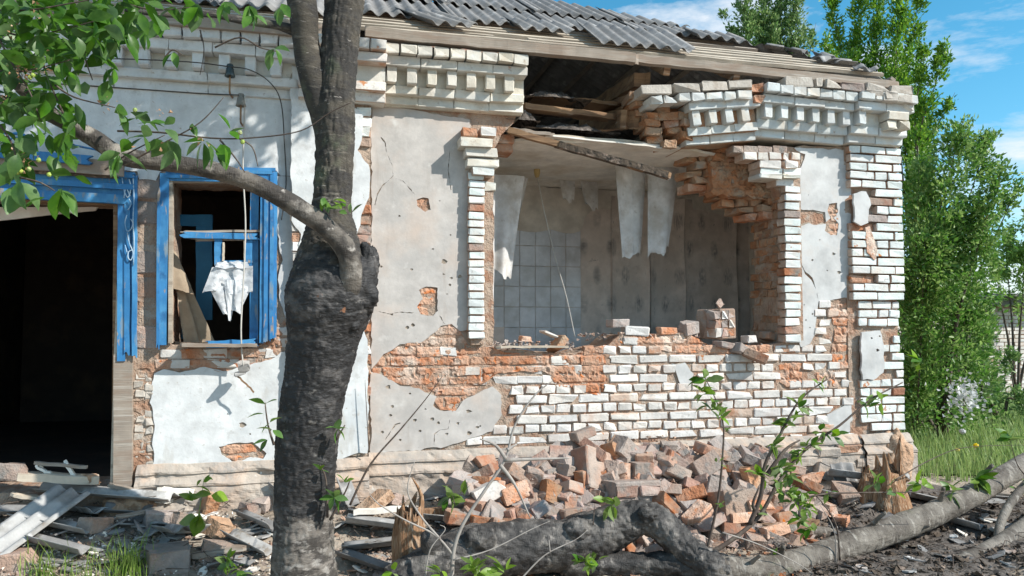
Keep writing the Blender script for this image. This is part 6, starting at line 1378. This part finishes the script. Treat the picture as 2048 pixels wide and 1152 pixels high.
# crumbs
def scatter(n, x0, x1, y0, y1, s0, s1, seed):
    rnd = random.Random(seed); out = []
    while len(out) < n:
        p = at(rnd.uniform(x0, x1), rnd.uniform(y0, y1)); 
        if p.y > -.1: continue
        out.append((p.x + rnd.gauss(0, .02), p.y + rnd.gauss(0, .02), gz(p.x, p.y) + .01, rnd.uniform(s0, s1) * rnd.random() ** .5))
    return out
crumbs('rubble', scatter(1500, -40, 560, 985, 1190, .008, .035, 1), m_greybl, 'grey mortar and plaster crumbs strewn over the lower left', seed=3)
crumbs('rubble', scatter(600, -40, 560, 985, 1190, .006, .03, 2), m_ceil, 'whitish plaster flakes strewn over the lower left', seed=4)
crumbs('rubble', scatter(900, 660, 1000, 990, 1190, .008, .035, 3), m_dust, 'reddish crumbs between the cherry trunk and the charred log', seed=5)
crumbs('rubble', scatter(1100, 1000, 1650, 1040, 1190, .008, .04, 4), m_rubble, 'brick crumbs around the fallen tree', seed=6)
crumbs('burnt_litter', scatter(2400, 1560, 2080, 985, 1190, .008, .05, 5), m_char, 'charred black litter strewn at the lower right', seed=7)
crumbs('rubble', scatter(260, 1560, 2080, 985, 1190, .006, .03, 6), m_slatel, 'pale flakes strewn over the burnt litter at the lower right', seed=8)
# straws and twigs lying about
B = Bag(); rnd = random.Random(3)
for i in range(420):
    p = at(rnd.uniform(0, 2048), rnd.uniform(1000, 1150)); a = rnd.uniform(0, 6.28); l = rnd.uniform(.05, .25)
    d = Vector((math.cos(a), math.sin(a), rnd.uniform(-.05, .25))) * l; v, f = tube('', [p, p + d * .5 + Vector((0, 0, rnd.uniform(0, .03))), p + d], [.003, .0025, .0015], segs=4, build=False); B.add([q + Vector((0, 0, .02)) for q in v], f)
tag(B.build('dry_twigs', m_twig), 'dry twigs and straws scattered over the rubble', 'twigs', kind='stuff')

# ------------------------------------------------------------------ saplings, bare suckers and weeds
def sapling(name, stems, sprays, lab, cat='sapling', mat=m_twig, grp=None, r0=.010, meshes=None):
    p0 = W(*stems[0][0]); root = empty(name, p0); tag(root, lab, cat, grp)
    for q in stems:
        P = [W(*a) for a in q]; n = len(P); o = tube('stem', P, [r0 * (1 - .75 * i / (n - 1)) for i in range(n)], mat, segs=7, sub=5); o.parent = root; o.matrix_parent_inverse = Matrix.Translation(-p0)
    for px, py, y, n, s in sprays:
        c = W(px, py, y); dep = (c - CAM).dot(_f)
        for i in range(int(n * 1.5)):
            a = dr_.uniform(0, 6.28); d = _r * math.cos(a) + _u * (math.sin(a) * .8 + .15) + _f * dr_.uniform(-.7, .3)
            leaf(root, c + Vector((dr_.gauss(0, .012), dr_.gauss(0, .012), dr_.gauss(0, .012))), d, s / F_PX * dep * dr_.uniform(.7, 1.2), dr_.uniform(-1, 1), meshes or (LVY + LV[:1]), dr_)
    return root
y = -1.38
sapling('cherry_sucker', [[(1412, 1108, y), (1436, 1000, y), (1446, 900, y), (1446, 845, y), (1432, 800, y), (1406, 748, y)]], [(1408, 758, y, 6, 30), (1402, 788, y, 4, 26), (1424, 815, y, 6, 26), (1440, 838, y, 3, 24), (1446, 860, y, 2, 16), (1442, 930, y, 2, 14), (1440, 1010, y, 3, 16)], 'slender sucker with leaves at its tip rising from the bent burnt trunk', r0=.009)
sapling('cherry_sucker', [[(1408, 1114, y), (1470, 1075, y), (1520, 1030, y), (1560, 960, y), (1610, 900, y), (1680, 850, y), (1740, 800, y), (1805, 765, y)], [(1500, 1048, y), (1522, 990, y), (1530, 930, y), (1560, 870, y), (1600, 800, y), (1655, 758, y)], [(1534, 950, y), (1570, 900, y), (1600, 880, y)], [(1520, 1030, y), (1506, 1010, y), (1518, 975, y)]],
        [(1640, 770, y, 3, 26), (1598, 815, y, 7, 28), (1575, 845, y, 5, 26), (1546, 890, y, 6, 26), (1520, 950, y, 6, 24), (1560, 935, y, 8, 26), (1580, 950, y, 6, 26), (1600, 905, y, 5, 26), (1620, 895, y, 5, 24), (1662, 868, y, 4, 26), (1735, 812, y, 4, 26), (1760, 798, y, 3, 22), (1572, 985, y, 6, 26), (1585, 1000, y, 6, 24), (1555, 965, y, 6, 24), (1512, 1030, y, 3, 18), (1640, 862, y, 3, 22)], 'leafy sucker forking to the right from the bent burnt trunk', r0=.016)
sapling('cherry_sucker', [[(1680, 1120, y), (1672, 1050, y), (1640, 1000, y), (1600, 960, y)], [(1600, 1000, y), (1650, 988, y), (1740, 985, y), (1860, 984, y), (1930, 980, y)]], [(1600, 990, y, 6, 24), (1615, 1015, y, 6, 24), (1600, 1040, y, 6, 22), (1618, 1062, y, 6, 22), (1606, 1010, y, 5, 22), (1755, 968, y, 4, 30), (1788, 985, y, 3, 26), (1656, 985, y, 3, 20), (1680, 1140, y, 4, 24), (1550, 1108, y, 4, 18)], 'low arching sucker in front of the roofing by the tall stump', r0=.007)
sapling('cherry_sucker', [[(2060, 960, -1.0), (2035, 930, -1.0), (2020, 880, -1.0)], [(1960, 985, -.95), (1950, 960, -.95)]], [(2020, 875, -1.0, 5, 32), (1955, 960, -.95, 9, 36), (1905, 985, -1.0, 5, 32), (1840, 970, -1.1, 4, 30), (2040, 985, -1.0, 4, 30)], 'leafy sprigs along the far end of the long fallen limb', r0=.006)
sapling('cherry_sucker', [[(1790, 960, -.9), (1860, 920, -.8), (1930, 895, -.8), (2050, 890, -.8)]], [(1840, 720, -1.2, 4, 30), (1830, 745, -1.2, 3, 26)], 'thin twig arching over the grass beyond the tall stump', r0=.005)
sapling('cherry_sucker', [[(1186, 1050, -1.25), (1190, 1005, -1.25)]], [(1222, 1008, -1.25, 6, 30)], 'tiny seedling with four leaves behind the charred trunk', 'seedling', r0=.004)
sapling('cherry_sucker', [[(1170, 1170, -1.5), (1175, 1120, -1.5)]], [(1172, 1125, -1.5, 8, 24), (1190, 1122, -1.5, 5, 22)], 'small green sprout in front of the charred trunk', 'seedling', r0=.004)
sapling('wild_sprout', [[(950, 1190, -1.6), (952, 1150, -1.6)], [(990, 1190, -1.6), (990, 1145, -1.6)]], [(880, 1145, -1.6, 4, 34), (950, 1135, -1.6, 7, 34), (1005, 1145, -1.6, 5, 36), (960, 1150, -1.6, 5, 30), (780, 1148, -1.6, 4, 28)], 'bright green sprouts along the bottom edge under the charred trunk', 'sprout', r0=.004, meshes=LVY)
sapling('wild_sprout', [[(910, 1010, -.9), (905, 990, -.9)]], [(900, 995, -.85, 7, 30), (925, 990, -.85, 4, 26)], 'young green plant at the left edge of the brick heap', 'sprout', r0=.004)
sapling('wild_sprout', [[(455, 1150, -1.35), (455, 1125, -1.35)]], [(455, 1125, -1.35, 6, 28), (475, 1140, -1.35, 5, 28)], 'small green sprout at the foot of the wall left of the cherry trunk', 'sprout', r0=.004)
bl = [leaf_mesh('leaf', 1.0, .92, m_leafy, .12, .3), leaf_mesh('leaf', 1.0, .85, m_leafy, .2, .2)]
sapling('broad_leaf_weed', [[(395, 1045, -.7), (402, 1000, -.7), (408, 955, -.7)]], [(420, 988, -.7, 2, 34), (385, 1000, -.7, 2, 28), (395, 1030, -.7, 3, 40), (410, 960, -.7, 3, 16)], 'broad-leaved weed growing at the wall below the small window', 'weed', m_grass, r0=.004, meshes=bl)
BARE = 'bare suckers left of the brick heap'
def sucker(stems, lab, mat=m_twigg, r0=.008): return sapling('bare_sucker', stems, [], lab, 'twig', mat, BARE, r0)
y = -1.5
sucker([[(904, 1190, y), (906, 1110, y), (925, 1050, y), (970, 980, y), (1010, 920, y), (1030, 850, y), (1070, 790, y), (1105, 762, y)], [(1012, 918, y), (990, 890, y), (960, 878, y)], [(1008, 920, y), (1080, 918, y), (1140, 916, y)], [(1014, 900, y), (1034, 888, y)], [(1000, 930, y), (1030, 970, y), (1060, 1035, y)]], 'tallest pale bare sucker rising across the plinth', r0=.013)
sucker([[(700, 1010, -1.35), (740, 930, -1.35), (800, 860, -1.35), (850, 800, -1.35), (885, 752, -1.35)]], 'straight bare sucker slanting up from the foot of the cherry trunk', m_twig, .007)
sucker([[(906, 1110, y), (870, 1070, y), (810, 1040, y), (760, 1010, y), (740, 990, y)], [(880, 1078, y), (840, 1030, y), (815, 980, y), (830, 920, y)]], 'low bare sucker bending left toward the cherry trunk', r0=.007)
sucker([[(850, 1160, -1.55), (860, 1100, -1.55), (890, 1060, -1.55), (880, 1050, -1.55)], [(906, 1120, -1.55), (980, 1100, -1.55), (1060, 1060, -1.55), (1100, 1042, -1.55)]], 'thin bare sucker crossing the charred trunk', r0=.005)
sucker([[(1040, 1160, -1.6), (1090, 1110, -1.6), (1150, 1080, -1.6), (1175, 1060, -1.6)], [(1100, 1105, -1.6), (1098, 1080, -1.6)]], 'pale twig lying in front of the charred trunk', r0=.005)
sucker([[(1445, 1065, y), (1520, 1090, y), (1600, 1130, y), (1640, 1160, y)], [(1672, 1125, y), (1668, 1060, y), (1640, 1010, y)]], 'thin pale twig in front of the grey limb', r0=.005)
sucker([[(738, 905, -.12), (732, 800, -.12), (730, 760, -.12)]], 'thin stalk standing against the white pier', m_twig, .004)
